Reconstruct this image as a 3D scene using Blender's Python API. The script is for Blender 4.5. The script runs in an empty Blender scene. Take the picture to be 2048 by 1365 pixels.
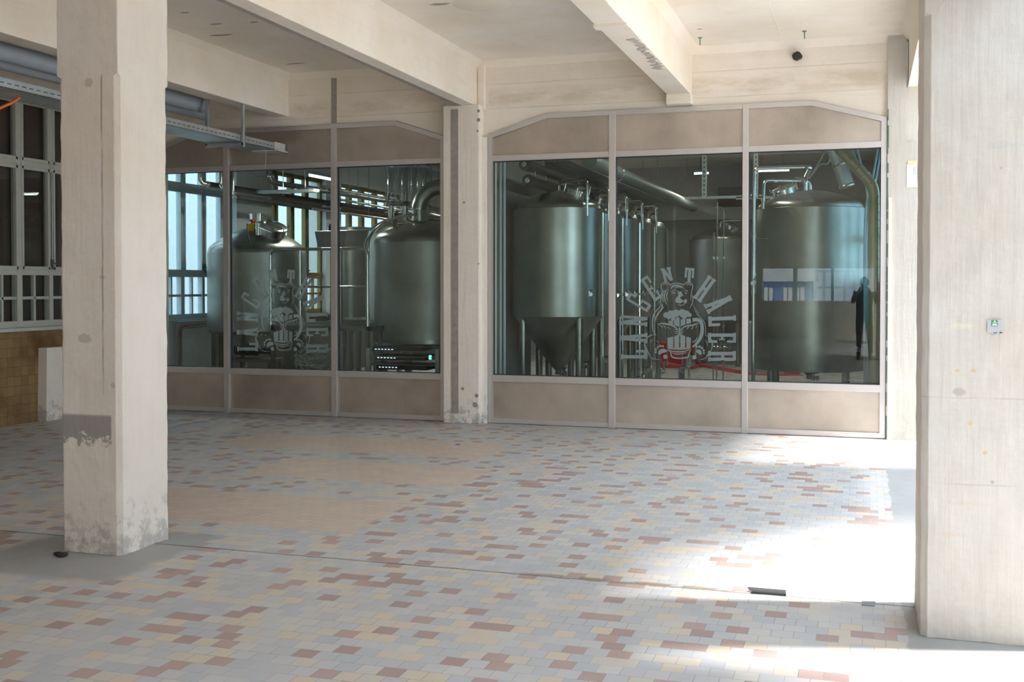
import bpy, bmesh, math, random
from mathutils import Vector, Matrix
random.seed(11)
PI = math.pi
sc = bpy.context.scene
COL = sc.collection

# ------------------------------------------------------------------ camera
FPX, YAW, PITCH, PY0, EYE = 2200.75, -0.30985, -0.018577, 611.27, 1.6
cam_d = bpy.data.cameras.new('camera'); cam = bpy.data.objects.new('camera', cam_d); COL.objects.link(cam)
cam_d.sensor_fit = 'HORIZONTAL'; cam_d.sensor_width = 36.0
cam_d.lens = FPX / 2048 * 36.0
cam_d.shift_x = 0.0
cam_d.shift_y = -(682.5 - PY0) / 2048
cam_d.clip_start = 0.02; cam_d.clip_end = 400
cam.location = (0, 0, EYE)
cam.rotation_euler = (PI / 2 + PITCH, 0, -YAW)
sc.camera = cam

# ------------------------------------------------------------------ view, world, lights
sc.view_settings.view_transform = 'Standard'; sc.view_settings.look = 'None'
sc.view_settings.exposure = 0.29; sc.view_settings.gamma = 1.0; sc.view_settings.use_curve_mapping = False
try:
    sc.cycles.max_bounces = 12; sc.cycles.transparent_max_bounces = 16
    sc.cycles.diffuse_bounces = 7; sc.cycles.glossy_bounces = 6
    sc.cycles.caustics_reflective = False; sc.cycles.caustics_refractive = False
    sc.cycles.sample_clamp_indirect = 6.0
except Exception: pass
SKY = 3.5
w = bpy.data.worlds.new('sky'); sc.world = w; w.use_nodes = True
bg = w.node_tree.nodes['Background']; bg.inputs[0].default_value = (0.74, 0.87, 1.0, 1); bg.inputs[1].default_value = SKY

def lamp_area(name, loc, to, sx, sy, power, color, portal=False, up='Y'):
    d = bpy.data.lights.new(name, 'AREA'); d.shape = 'RECTANGLE'; d.size = sx; d.size_y = sy
    d.energy = power; d.color = color
    o = bpy.data.objects.new(name, d); COL.objects.link(o); o.location = loc
    o.rotation_euler = (Vector(to) - Vector(loc)).to_track_quat('-Z', up).to_euler()
    if portal: d.cycles.is_portal = True
    return o
# a narrow bright strip of hazy sun high above the yard on the right
el, R_ = math.radians(70), 60.0
aim = Vector((0.2, 7.0, 0.0))
dirv = Vector((math.cos(el), 0.07, math.sin(el))).normalized()
lamp_area('sun_strip', aim + dirv * R_, aim, 2.2, 19.0, 150000, (1.0, 0.95, 0.885), up='Y')
# daylight portals in the open bays of the facade and in the windows
for k, (y0, y1, z0, z1) in enumerate([(5.9, 11.8, 0, 3.65), (-0.5, 5.3, 0, 3.65), (-7.0, -1.1, 0, 3.65), (13.4, 16.4, 1.6, 3.2)]):
    c = (0.9, (y0 + y1) / 2, (z0 + z1) / 2)
    lamp_area('daylight_portal', c, (c[0] - 1, c[1], c[2]), y1 - y0 + .1, z1 - z0 + .1, 1, (1, 1, 1), True, up='Y')
sun_d = None

# ------------------------------------------------------------------ pixel -> point on a real plane (calibration of the place)
_cy, _sy = math.cos(YAW), math.sin(YAW)
_F = Vector((_sy * math.cos(PITCH), _cy * math.cos(PITCH), math.sin(PITCH)))
_R = Vector((_cy, -_sy, 0)); _U = _R.cross(_F)
def ray(px, py): return _R * ((px - 1024) / FPX) - _U * ((py - PY0) / FPX) + _F
def at(px, py, ax, v):
    d = ray(px, py); i = 'xyz'.index(ax); c = Vector((0, 0, EYE)); return c + d * ((v - c[i]) / d[i])
def yz(px, Y): d = ray(px, 560); return d.x / d.y * Y          # world x seen at column px at depth Y

# ------------------------------------------------------------------ mesh builder
ORG = {}
class MB:
    def __init__(s): s.v = []; s.f = []; s.sm = []
    def add(s, vs, fs, smooth=False):
        n = len(s.v); s.v += [tuple(p) for p in vs]
        for f in fs: s.f.append([i + n for i in f]); s.sm.append(smooth)
        return s
    def box(s, x0, x1, y0, y1, z0, z1):
        vs = [(x, y, z) for z in (z0, z1) for y in (y0, y1) for x in (x0, x1)]
        return s.add(vs, [(0, 2, 3, 1), (4, 5, 7, 6), (0, 1, 5, 4), (2, 6, 7, 3), (0, 4, 6, 2), (1, 3, 7, 5)])
    def prism(s, poly, d, smooth=False):           # poly: 3d points, d: extrusion vector
        n = len(poly); d = Vector(d); a = [Vector(p) for p in poly]; b = [p + d for p in a]
        return s.add(a + b, [list(range(n))[::-1], list(range(n, 2 * n))] + [(i, (i + 1) % n, n + (i + 1) % n, n + i) for i in range(n)], smooth)
    def tube(s, pts, r, seg=12, caps=True, radii=None):
        pts = [Vector(p) for p in pts]; n = len(pts); rings = []
        up = Vector((0, 0, 1)); t0 = (pts[1] - pts[0]).normalized()
        if abs(t0.dot(up)) > .95: up = Vector((1, 0, 0))
        nrm = (up - t0 * up.dot(t0)).normalized()
        for i, p in enumerate(pts):
            t = (pts[min(i + 1, n - 1)] - pts[max(i - 1, 0)]).normalized()
            nn = nrm - t * nrm.dot(t)
            if nn.length > 1e-6: nrm = nn.normalized()
            b = t.cross(nrm); rr = radii[i] if radii else r
            rings.append([p + nrm * math.cos(2 * PI * k / seg) * rr + b * math.sin(2 * PI * k / seg) * rr for k in range(seg)])
        vs = [q for g in rings for q in g]; fs = []
        for i in range(n - 1):
            for k in range(seg):
                a = i * seg + k; b2 = i * seg + (k + 1) % seg
                fs.append((a, b2, b2 + seg, a + seg))
        s.add(vs, fs, True)
        if caps:
            s.add(rings[0], [list(range(seg))[::-1]]); s.add(rings[-1], [list(range(seg))])
        return s
    def lathe(s, prof, c=(0, 0, 0), seg=56, axis=None, caps=True):   # prof: (r,z)
        c = Vector(c); M = Matrix.Identity(3) if axis is None else Vector((0, 0, 1)).rotation_difference(Vector(axis).normalized()).to_matrix()
        vs = []; fs = []
        for (r, z) in prof:
            for k in range(seg):
                a = 2 * PI * k / seg; vs.append(c + M @ Vector((r * math.cos(a), r * math.sin(a), z)))
        for i in range(len(prof) - 1):
            for k in range(seg):
                a = i * seg + k; b = i * seg + (k + 1) % seg; fs.append((a, b, b + seg, a + seg))
        s.add(vs, fs, True)
        if caps:
            if prof[0][0] > 1e-4: s.add(vs[:seg], [list(range(seg))[::-1]])
            if prof[-1][0] > 1e-4: s.add(vs[-seg:], [list(range(seg))])
        return s
    def sphere(s, c, r, seg=14, sq=(1, 1, 1)):
        n = seg // 2; vs = []; fs = []
        for i in range(n + 1):
            th = PI * i / n
            for k in range(seg):
                a = 2 * PI * k / seg
                vs.append((c[0] + r * sq[0] * math.sin(th) * math.cos(a), c[1] + r * sq[1] * math.sin(th) * math.sin(a), c[2] + r * sq[2] * math.cos(th)))
        for i in range(n):
            for k in range(seg):
                a = i * seg + k; b = i * seg + (k + 1) % seg; fs.append((a, a + seg, b + seg, b))
        return s.add(vs, fs, True)
    def build(s, name, m, parent=None, bevel=0, kind=None, label=None, extra=()):
        fm = [0] * len(s.f)
        for k, (e, em) in enumerate(extra): s.add(e.v, e.f); s.sm[-len(e.f):] = e.sm; fm += [k + 1] * len(e.f)
        org = Vector(ORG.get(parent.name, (0, 0, 0))) if parent else Vector((0, 0, 0))
        me = bpy.data.meshes.new(name)
        me.from_pydata([tuple(Vector(p) - org) for p in s.v], [], s.f)
        me.polygons.foreach_set('use_smooth', s.sm); me.update()
        b = bmesh.new(); b.from_mesh(me); bmesh.ops.remove_doubles(b, verts=b.verts, dist=1e-5)
        bmesh.ops.recalc_face_normals(b, faces=b.faces); b.to_mesh(me); b.free()
        me.materials.append(m)
        for e, em in extra: me.materials.append(em)
        if extra and len(me.polygons) == len(fm): me.polygons.foreach_set('material_index', fm)
        o = bpy.data.objects.new(name, me); COL.objects.link(o)
        if parent: o.parent = parent; ORG[o.name] = tuple(org)
        if bevel:
            md = o.modifiers.new('bevel', 'BEVEL'); md.width = bevel; md.segments = 2; md.limit_method = 'ANGLE'; md.angle_limit = .7
        if any(s.sm):
            md = o.modifiers.new('edges', 'EDGE_SPLIT'); md.split_angle = math.radians(40)
        if kind: o['kind'] = kind
        if label: o['label'] = label
        return o

def thing(name, label, cat, loc, group=None):
    o = bpy.data.objects.new(name, None); COL.objects.link(o); o.location = loc; o.empty_display_size = .1
    o['label'] = label; o['category'] = cat
    if group: o['group'] = group
    ORG[o.name] = tuple(loc); return o
def tag(o, label, cat, group=None):
    o['label'] = label; o['category'] = cat
    if group: o['group'] = group
    return o
def struct_root(name):
    o = bpy.data.objects.new(name, None); COL.objects.link(o); o['kind'] = 'structure'; ORG[o.name] = (0, 0, 0); return o
def copy_tree(o, parent=None):
    c = o.copy(); COL.objects.link(c); c.parent = parent
    for ch in list(o.children): copy_tree(ch, c)
    return c
def arc(c, r, a0, a1, n, ex, ey):
    c = Vector(c); ex = Vector(ex); ey = Vector(ey)
    return [c + ex * r * math.cos(a0 + (a1 - a0) * i / n) + ey * r * math.sin(a0 + (a1 - a0) * i / n) for i in range(n + 1)]
def bend(pts, r=.08, n=6):                         # a polyline with rounded corners
    pts = [Vector(p) for p in pts]; out = [pts[0]]
    for i in range(1, len(pts) - 1):
        a, b, c = pts[i - 1], pts[i], pts[i + 1]
        u = (a - b); v = (c - b); k = min(r, u.length * .45, v.length * .45)
        p, q = b + u.normalized() * k, b + v.normalized() * k
        for j in range(n + 1):
            t = j / n; out.append(p * (1 - t) ** 2 + b * 2 * t * (1 - t) + q * t * t)
    return out + [pts[-1]]
def smooth_path(pts, n=8):
    P = [Vector(p) for p in pts]; P = [P[0] * 2 - P[1]] + P + [P[-1] * 2 - P[-2]]; out = []
    for i in range(1, len(P) - 2):
        for j in range(n):
            t = j / n
            out.append(.5 * ((2 * P[i]) + (-P[i - 1] + P[i + 1]) * t + (2 * P[i - 1] - 5 * P[i] + 4 * P[i + 1] - P[i + 2]) * t * t + (-P[i - 1] + 3 * P[i] - 3 * P[i + 1] + P[i + 2]) * t ** 3))
    return out + [P[-2]]

# ------------------------------------------------------------------ materials
class NT:
    def __init__(s, name):
        s.m = bpy.data.materials.new(name); s.m.use_nodes = True; s.t = s.m.node_tree
        s.b = s.t.nodes['Principled BSDF']; s.out = s.t.nodes['Material Output']
    def n(s, typ, **kw):
        nd = s.t.nodes.new(typ)
        for k, v in kw.items(): setattr(nd, k, v)
        return nd
    def l(s, a, b): s.t.links.new(a, b)
    def setin(s, sock, v):
        if hasattr(v, 'is_linked') or isinstance(v, bpy.types.NodeSocket): s.l(v, sock)
        elif isinstance(v, (tuple, list)) and sock.type == 'RGBA': sock.default_value = tuple(v)[:3] + (1,)
        else: sock.default_value = v
    def math(s, op, a, b=0.0, c=None, clamp=False):
        nd = s.n('ShaderNodeMath', operation=op, use_clamp=clamp)
        s.setin(nd.inputs[0], a); s.setin(nd.inputs[1], b)
        if c is not None: s.setin(nd.inputs[2], c)
        return nd.outputs[0]
    def pos(s, scale=(1, 1, 1), obj=False):
        src = s.n('ShaderNodeTexCoord').outputs['Object'] if obj else s.n('ShaderNodeNewGeometry').outputs['Position']
        mp = s.n('ShaderNodeMapping'); s.l(src, mp.inputs[0]); mp.inputs['Scale'].default_value = scale; return mp.outputs[0]
    def xyz(s):
        sp = s.n('ShaderNodeSeparateXYZ'); s.l(s.n('ShaderNodeNewGeometry').outputs['Position'], sp.inputs[0]); return sp.outputs
    def noise(s, scale, detail=4, vec=None, rough=.55, sc3=(1, 1, 1)):
        nd = s.n('ShaderNodeTexNoise'); nd.inputs['Scale'].default_value = scale; nd.inputs['Detail'].default_value = detail
        nd.inputs['Roughness'].default_value = rough; s.l(vec if vec is not None else s.pos(sc3), nd.inputs['Vector']); return nd.outputs['Fac']
    def ramp(s, fac, a, b, interp=None):               # 0 below a, 1 above b
        nd = s.n('ShaderNodeMapRange'); nd.clamp = True; s.l(fac, nd.inputs[0])
        for i, v in ((1, a), (2, b), (3, 0.0), (4, 1.0)): s.setin(nd.inputs[i], v)
        return nd.outputs[0]
    def mix(s, fac, a, b):
        nd = s.n('ShaderNodeMix', data_type='RGBA'); s.setin(nd.inputs[0], fac); s.setin(nd.inputs[6], a); s.setin(nd.inputs[7], b); return nd.outputs[2]
    def mul(s, *a):
        r = a[0]
        for x in a[1:]: r = s.math('MULTIPLY', r, x)
        return r
    def box(s, v, lo, hi, soft, wob=None):             # 1 inside lo..hi
        if wob is not None: v = s.math('ADD', v, wob)
        a = s.ramp(v, lo - soft, lo + soft); b = s.ramp(v, hi - soft, hi + soft)
        return s.mul(a, s.math('SUBTRACT', 1.0, b))
    def bump(s, h, strength=.3, dist=.01):
        nd = s.n('ShaderNodeBump'); nd.inputs['Strength'].default_value = strength; nd.inputs['Distance'].default_value = dist
        s.l(h, nd.inputs['Height']); s.l(nd.outputs[0], s.b.inputs['Normal'])
    def fin(s, color=None, rough=None, metal=None, **kw):
        if color is not None: s.setin(s.b.inputs['Base Color'], color)
        if rough is not None: s.setin(s.b.inputs['Roughness'], rough)
        if metal is not None: s.setin(s.b.inputs['Metallic'], metal)
        for k, v in kw.items(): s.setin(s.b.inputs[k], v)
        return s.m

def plain(name, col, rough=.6, metal=0.0, var=.12, scale=9):
    t = NT(name); n = t.noise(scale, 3, t.pos(obj=True))
    c = t.mix(n, tuple(x * (1 - var) for x in col), tuple(min(1, x * (1 + var)) for x in col))
    return t.fin(c, rough, metal)

def concrete(name, base, seam='z', grime=1.0, extra=None, spots=1.0, seam_step=.28):
    t = NT(name); X, Y, Z = t.xyz()
    big = t.noise(1.1, 5); fine = t.noise(14, 6); mid = t.noise(4.5, 5, rough=.65)
    c = t.mix(t.ramp(big, .35, .7), base, tuple(b * k for b, k in zip(base, (.91, .87, .80))))
    c = t.mix(t.mul(t.ramp(mid, .5, .75), .35), c, tuple(b * .80 for b in base))
    vs = t.noise(2.4, 5, sc3=(4, 4, .6) if seam == 'v' else (.5, .5, 6), rough=.6)
    c = t.mix(t.mul(t.ramp(vs, .50, .75), .13), c, tuple(b * k for b, k in zip(base, (.70, .64, .56))))
    c = t.mix(t.mul(t.ramp(t.noise(60, 3), .62, .72), .22), c, tuple(b * .62 for b in base))
    # speckled chips and water stains
    c = t.mix(t.mul(t.ramp(t.noise(7.0, 8, rough=.75), .70, .76), .55 * spots), c, (.22, .19, .16))
    low = t.math('SUBTRACT', 1.0, t.ramp(Z, .05, .55))
    g = t.ramp(t.math('ADD', t.noise(11, 8, rough=.72), t.math('MULTIPLY', low, .22)), .66, .76)
    c = t.mix(t.mul(g, low, .62 * grime), c, (.29, .275, .26))
    if extra: c = extra(t, c, X, Y, Z)
    h = t.math('ADD', t.math('MULTIPLY', fine, .5), t.math('MULTIPLY', t.noise(3.0, 4, sc3=(9, 9, .6) if seam == 'v' else (.6, .6, 9)), .9))
    if seam == 'z':
        fr = t.math('PINGPONG', t.math('ADD', Z, t.math('MULTIPLY', t.noise(2, 2), .01)), seam_step / 2)
        ln = t.math('SUBTRACT', 1.0, t.ramp(fr, 0.0, .006))
        c = t.mix(t.mul(ln, t.ramp(t.noise(2.3, 3), .40, .62), .45), c, tuple(b * .5 for b in base)); h = t.math('SUBTRACT', h, t.math('MULTIPLY', ln, .6))
    elif seam == 'y':
        fr = t.math('PINGPONG', t.math('ADD', X, t.math('MULTIPLY', t.noise(1, 2), .02)), .42)
        ln = t.math('SUBTRACT', 1.0, t.ramp(fr, 0.0, .005))
        c = t.mix(t.mul(ln, t.ramp(t.noise(.9, 3), .45, .6), .6), c, tuple(min(1, b * 1.18) for b in base)); h = t.math('ADD', h, t.math('MULTIPLY', ln, .5))
    t.bump(h, .40, .013)
    return t.fin(c, .85, 0.0)

CREAM = (.84, .785, .715)
def lp_extra(t, c, X, Y, Z):
    wob = t.math('MULTIPLY', t.math('SUBTRACT', t.noise(16, 6, rough=.75), .5), .34)
    front = t.math('SUBTRACT', 1.0, t.ramp(Y, 5.447, 5.452))
    p = at(122, 828, 'y', 5.445); q = at(223, 905, 'y', 5.445)
    m = t.mul(t.box(X, p.x - .1, q.x, .006), t.box(Z, q.z - .12, p.z, .008, None), front)
    lowcut = t.ramp(t.math('ADD', Z, wob), q.z + .06, q.z + .075)
    c = t.mix(t.mul(m, lowcut, .9), c, (.25, .24, .23))
    g = at(205, 500, 'y', 5.445); b0 = at(205, 790, 'y', 5.445); b1 = at(205, 150, 'y', 5.445)
    gr = t.mul(t.box(X, g.x - .006, g.x + .006, .002), t.box(Z, b0.z, b1.z, .01), front)
    c = t.mix(t.mul(gr, t.ramp(t.noise(3, 3), .35, .5), .8), c, (.30, .27, .24))
    for (px, py, rx, rz) in ((170, 678, .05, .03), (226, 772, .016, .02), (205, 555, .02, .012), (178, 165, .03, .03), (235, 635, .022, .02)):
        s = at(px, py, 'y', 5.445)
        dx = t.math('DIVIDE', t.math('SUBTRACT', X, s.x), rx); dz = t.math('DIVIDE', t.math('SUBTRACT', Z, s.z), rz)
        d = t.math('ADD', t.math('ADD', t.mul(dx, dx), t.mul(dz, dz)), t.math('MULTIPLY', wob, 9.0))
        c = t.mix(t.mul(t.math('SUBTRACT', 1.0, t.ramp(d, .75, 1.0)), front, .55), c, (.36, .32, .28))
    return c
def rp_extra(t, c, X, Y, Z):
    wob = t.math('MULTIPLY', t.math('SUBTRACT', t.noise(22, 6, rough=.7), .5), .9)
    for (px, py, rx, rz, col) in ((1915, 742, .012, .012, (.62, .42, .12)), (1947, 742, .014, .012, (.62, .42, .12)), (1920, 785, .03, .02, (.40, .36, .30)), (1940, 845, .012, .02, (.70, .45, .12)), (1971, 905, .015, .012, (.66, .40, .1)), (1985, 965, .012, .01, (.3, .26, .22)), (1935, 1008, .10, .012, (.62, .55, .45)), (1900, 1068, .07, .016, (.66, .55, .48)), (2010, 290, .09, .02, (.55, .54, .52)), (2002, 336, .012, .01, (.3, .25, .2)), (1925, 652, .07, .015, (.74, .72, .55))):
        s = at(px, py, 'y', 5.3)
        dx = t.math('DIVIDE', t.math('SUBTRACT', X, s.x), rx); dz = t.math('DIVIDE', t.math('SUBTRACT', Z, s.z), rz)
        d = t.math('ADD', t.math('ADD', t.mul(dx, dx), t.mul(dz, dz)), t.math('MULTIPLY', wob, 5.0))
        c = t.mix(t.mul(t.math('SUBTRACT', 1.0, t.ramp(d, .1, .9)), .6), c, col)
    for (px, a, b) in ((1900, .004, 1.0), (2000, .004, .6)):
        s = at(px, 500, 'y', 5.3)
        ln = t.box(t.math('ADD', X, t.math('MULTIPLY', t.noise(6, 4), .012)), s.x + .004, s.x + .010, .002)
        c = t.mix(t.mul(ln, .45 * b), c, (.62, .52, .40))
    for py in (970, 797):
        s = at(1950, py, 'y', 5.3)
        ln = t.box(t.math('ADD', Z, t.math('MULTIPLY', t.noise(5, 4), .015)), s.z + .005, s.z + .011, .002)
        c = t.mix(t.mul(ln, t.ramp(t.noise(3, 3), .42, .55), .5), c, (.45, .40, .35))
    return c
def wall_extra(t, c, X, Y, Z):
    band = t.mul(t.box(Z, 3.66, 3.84, .04), t.ramp(t.noise(1.8, 5, rough=.65, sc3=(1, 1, 3)), .42, .62))
    return t.mix(t.mul(band, .42), c, (.46, .38, .26))
def mp_extra(t, c, X, Y, Z):
    return c
M = {}
M['paint'] = concrete('painted_concrete', CREAM, 'v')
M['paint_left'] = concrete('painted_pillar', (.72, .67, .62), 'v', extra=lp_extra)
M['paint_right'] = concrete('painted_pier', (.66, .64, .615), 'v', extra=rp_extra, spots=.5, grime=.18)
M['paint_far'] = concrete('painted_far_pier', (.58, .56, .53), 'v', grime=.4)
M['beam'] = concrete('painted_beam', CREAM, 'n', grime=0, spots=.6)
M['lintel'] = concrete('painted_lintel', CREAM, 'z', grime=0, extra=wall_extra, spots=.4)
M['ceil'] = concrete('painted_ceiling', (.85, .80, .735), 'y', grime=0, spots=.25)
M['raw'] = plain('raw_concrete', (.33, .30, .27), .9, var=.3, scale=20)
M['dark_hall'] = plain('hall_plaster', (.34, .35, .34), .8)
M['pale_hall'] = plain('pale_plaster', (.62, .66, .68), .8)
M['alu'] = plain('anodised_aluminium', (.62, .59, .58), .42, .75, var=.05)
def brushed(name, col, rough, metal=1.0, streak=(22, 22, .12), amt=.09):
    t = NT(name); p = t.pos(streak, obj=True); n = t.noise(3, 4, p); big = t.noise(1.6, 4, t.pos(obj=True))
    c = t.mix(t.ramp(big, .3, .7), tuple(x * .74 for x in col), tuple(min(1, x * 1.12) for x in col))
    r = t.math('ADD', rough - amt / 2, t.math('MULTIPLY', n, amt))
    return t.fin(c, r, metal)
M['panel'] = brushed('dull_metal_panel', (.56, .495, .43), .50, .85, (30, 30, 1.0), .2)
M['steel'] = brushed('stainless_steel', (.36, .368, .345), .30, 1.0)
M['steel_matte'] = brushed('matte_steel_cladding', (.42, .43, .41), .42, .85)
M['chrome'] = brushed('polished_steel', (.78, .78, .76), .16, 1.0, amt=.1)
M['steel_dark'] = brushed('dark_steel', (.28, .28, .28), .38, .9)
M['duct_grey'] = plain('duct_sheet', (.26, .28, .28), .5, .55)
M['galv'] = brushed('galvanised_steel', (.55, .60, .62), .45, .8, (5, 5, 5), .2)
M['black'] = plain('black_foam', (.022, .022, .024), .65)
M['plastic_grey'] = plain('grey_plastic', (.36, .40, .45), .5)
M['olive'] = plain('olive_backlit_frame', (.20, .155, .035), .5)  # backlit frames: shadow and warm lamp light mixed into this colour
M['white_paint'] = plain('window_paint', (.47, .48, .42), .55)
M['blue_paint'] = plain('blue_white_paint', (.45, .55, .60), .55)
M['dark_room'] = plain('dark_room_brown', (.055, .036, .024), .85)  # darkness of the unlit room behind the panes, as a colour
M['orange'] = plain('orange_cable', (.80, .16, .03), .5)
M['white_cable'] = plain('white_cable', (.60, .60, .58), .5)
M['red'] = plain('red_plastic', (.55, .02, .03), .4)
M['yellow'] = plain('yellow_plastic', (.85, .62, .03), .45)
M['lightblue'] = plain('light_blue_hose', (.38, .62, .72), .4)
M['yellow_duct'] = plain('tinted_duct_steel', (.50, .49, .33), .38, .7)
M['paper'] = plain('white_paper', (.80, .79, .79), .8, var=.03)
M['tape'] = plain('yellowed_tape', (.74, .64, .42), .6, var=.05)
M['ink'] = plain('black_ink', (.04, .04, .045), .6)
M['green'] = plain('green_print', (.03, .30, .14), .5, var=.05)
M['sticker'] = plain('silver_sticker', (.50, .51, .55), .45, var=.05)
def frosted():
    t = NT('frosted_film'); t.fin((.27, .31, .30), .55, 0.0)
    tl = t.n('ShaderNodeBsdfTranslucent'); tl.inputs[0].default_value = (.74, .88, .98, 1)
    ad = t.n('ShaderNodeMixShader'); ad.inputs[0].default_value = .50; t.l(t.b.outputs[0], ad.inputs[1]); t.l(tl.outputs[0], ad.inputs[2]); t.l(ad.outputs[0], t.out.inputs[0]); return t.m
M['vinyl'] = frosted()
M['steel_light'] = brushed('light_steel', (.58, .59, .57), .34, 1.0)
M['vinyl_white'] = plain('white_print', (.72, .76, .70), .6, var=.03)
M['hook'] = plain('green_hook_paint', (.12, .25, .22), .5)
M['rubber'] = plain('black_rubber', (.03, .035, .04), .5)
M['jacket'] = plain('dark_jacket', (.03, .035, .045), .8)
M['skin'] = plain('skin', (.55, .34, .25), .5)
M['hair'] = plain('dark_hair', (.05, .035, .025), .6)
M['render_out'] = plain('yard_render', (.62, .60, .56), .9)
M['render_blue'] = plain('pale_yard_wall', (.25, .315, .37), .9)
M['asphalt'] = plain('yard_paving', (.57, .55, .525), .9, var=.15, scale=3)
M['tilewall'] = None
def emis(name, col, s):
    t = NT(name); t.b.inputs['Emission Color'].default_value = tuple(col) + (1,); t.b.inputs['Emission Strength'].default_value = s
    return t.fin(tuple(col), .5)
M['tube'] = emis('lit_tube', (1.0, .97, .86), 14)
M['led_green'] = emis('green_led', (.05, 1, .4), 8)
M['led_white'] = emis('white_led', (.8, .9, 1), 1.2)
def glass(name, tint, refl=2.0, ior=1.5):
    t = NT(name); t.t.nodes.remove(t.b)
    tr = t.n('ShaderNodeBsdfTransparent'); tr.inputs[0].default_value = tuple(tint) + (1,)
    gl = t.n('ShaderNodeBsdfGlossy'); gl.inputs['Roughness'].default_value = 0.0
    lw = t.n('ShaderNodeLayerWeight'); lw.inputs[0].default_value = .5
    fr = t.math('ADD', t.math('MULTIPLY', t.math('POWER', lw.outputs['Facing'], 5.0), .96), .042)
    mx = t.n('ShaderNodeMixShader'); t.l(t.math('MULTIPLY', fr, refl, clamp=True), mx.inputs[0])
    t.l(tr.outputs[0], mx.inputs[1]); t.l(gl.outputs[0], mx.inputs[2]); t.l(mx.outputs[0], t.out.inputs[0]); return t.m
M['glass'] = glass('tinted_glass', (.855, .91, .90), .85)
M['glass_blue'] = glass('blue_tinted_glass', (.56, .70, .75), .8)
M['glass_clear'] = glass('clear_glass', (.95, .98, .98), .8)
M['glass_tube'] = glass('sight_glass', (.86, .88, .88), 6.0)

def tile_floor():
    t = NT('glazed_tile_floor'); X, Y, Z = t.xyz()
    jit = t.math('MULTIPLY', t.math('SUBTRACT', t.noise(.8, 2), .5), .03)
    cb = t.n('ShaderNodeCombineXYZ'); t.l(X, cb.inputs[0]); t.l(t.math('ADD', Y, jit), cb.inputs[1])
    br = t.n('ShaderNodeTexBrick'); t.l(cb.outputs[0], br.inputs['Vector'])
    br.offset = .5; br.offset_frequency = 2; br.squash = 1.0
    for k, v in (('Scale', 1.0), ('Brick Width', .1), ('Row Height', .1), ('Mortar Size', .0012), ('Mortar Smooth', .1), ('Bias', 0.0)): br.inputs[k].default_value = v
    br.inputs['Color1'].default_value = (0, 0, 0, 1); br.inputs['Color2'].default_value = (1, 1, 1, 1); br.inputs['Mortar'].default_value = (.3, .3, .3, 1)
    cr = t.n('ShaderNodeValToRGB'); cr.color_ramp.interpolation = 'CONSTANT'; t.l(br.outputs['Color'], cr.inputs[0])
    stops = [(0, (.49, .50, .53)), (.20, (.54, .54, .55)), (.38, (.45, .475, .52)), (.50, (.58, .565, .54)), (.60, (.52, .525, .55)), (.66, (.64, .54, .42)), (.78, (.60, .54, .46)), (.845, (.36, .22, .20)), (.93, (.43, .27, .235))]
    e = cr.color_ramp.elements; e[0].position = 0; e[0].color = stops[0][1] + (1,); e[1].position = stops[1][0]; e[1].color = stops[1][1] + (1,)
    for p, c in stops[2:]: el_ = e.new(p); el_.color = c + (1,)
    c = cr.outputs[0]
    # pink-beige replaced fields
    w1 = t.math('MULTIPLY', t.math('SUBTRACT', t.noise(1.2, 3), .5), .10)
    fields = [(-6.2, -3.38, 9.52, 10.5), (-5.0, -3.05, 8.13, 9.02), (-5.6, -3.15, 6.42, 7.42)]
    fm = None
    for (a, b, d, f) in fields:
        m = t.mul(t.box(X, a, b, .02, w1), t.box(Y, d, f, .01)); fm = m if fm is None else t.math('MAXIMUM', fm, m)
    ft = t.mix(br.outputs['Color'], (.62, .46, .36), (.69, .53, .425))
    c = t.mix(t.mul(fm, .92), c, ft)
    grain = t.noise(160, 2); c = t.mix(t.mul(grain, .35), c, (.62, .60, .58)); c = t.mix(t.mul(t.noise(2.2, 5), .26), c, (.34, .33, .33))
    mort = t.mul(br.outputs['Fac'], t.ramp(t.noise(3.5, 4), .30, .6), .75); c = t.mix(mort, c, (.10, .09, .085))
    # mortar-grey repairs: round the left pillar and along the facade
    w2 = t.math('MULTIPLY', t.math('SUBTRACT', t.noise(3.5, 5, rough=.65), .5), .28)
    p1 = t.mul(t.box(X, -4.95, -3.86, .05, w2), t.box(Y, 4.93, 6.08, .04, t.math('MULTIPLY', w2, .5)))
    p2 = t.ramp(t.math('ADD', X, t.math('MULTIPLY', w2, .35)), .19, .20)
    pm = t.math('MAXIMUM', p1, p2)
    gcol = t.mix(t.noise(5, 6, rough=.65), (.27, .28, .29), (.44, .44, .44))
    c = t.mix(t.mul(pm, .94), c, gcol)
    # expansion joint
    wj = t.math('MULTIPLY', t.math('SUBTRACT', t.noise(4, 6, rough=.7), .5), .03)
    j = t.box(Y, 5.775, 5.79, .004, wj); c = t.mix(t.mul(j, t.ramp(t.noise(1.1, 4), .33, .5), .85), c, (.07, .06, .055))
    brk = t.mul(t.box(X, -1.75, -.62, .12), t.box(Y, 5.76, 5.83, .012, t.math('MULTIPLY', wj, 2.2)), t.ramp(t.noise(9, 5, rough=.7), .44, .50))
    c = t.mix(t.mul(brk, .8), c, (.25, .20, .15))
    # scattered white flecks
    c = t.mix(t.mul(t.ramp(t.noise(16, 6, rough=.7), .73, .76), .6), c, (.72, .72, .74))
    h = t.math('SUBTRACT', t.math('MULTIPLY', t.noise(40, 3), .3), t.math('MULTIPLY', br.outputs['Fac'], 1.0)); t.bump(h, .25, .004)
    r = t.math('ADD', .42, t.math('MULTIPLY', t.noise(5, 4), .28))
    return t.fin(c, r, 0.0)
M['floor'] = tile_floor()
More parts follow.
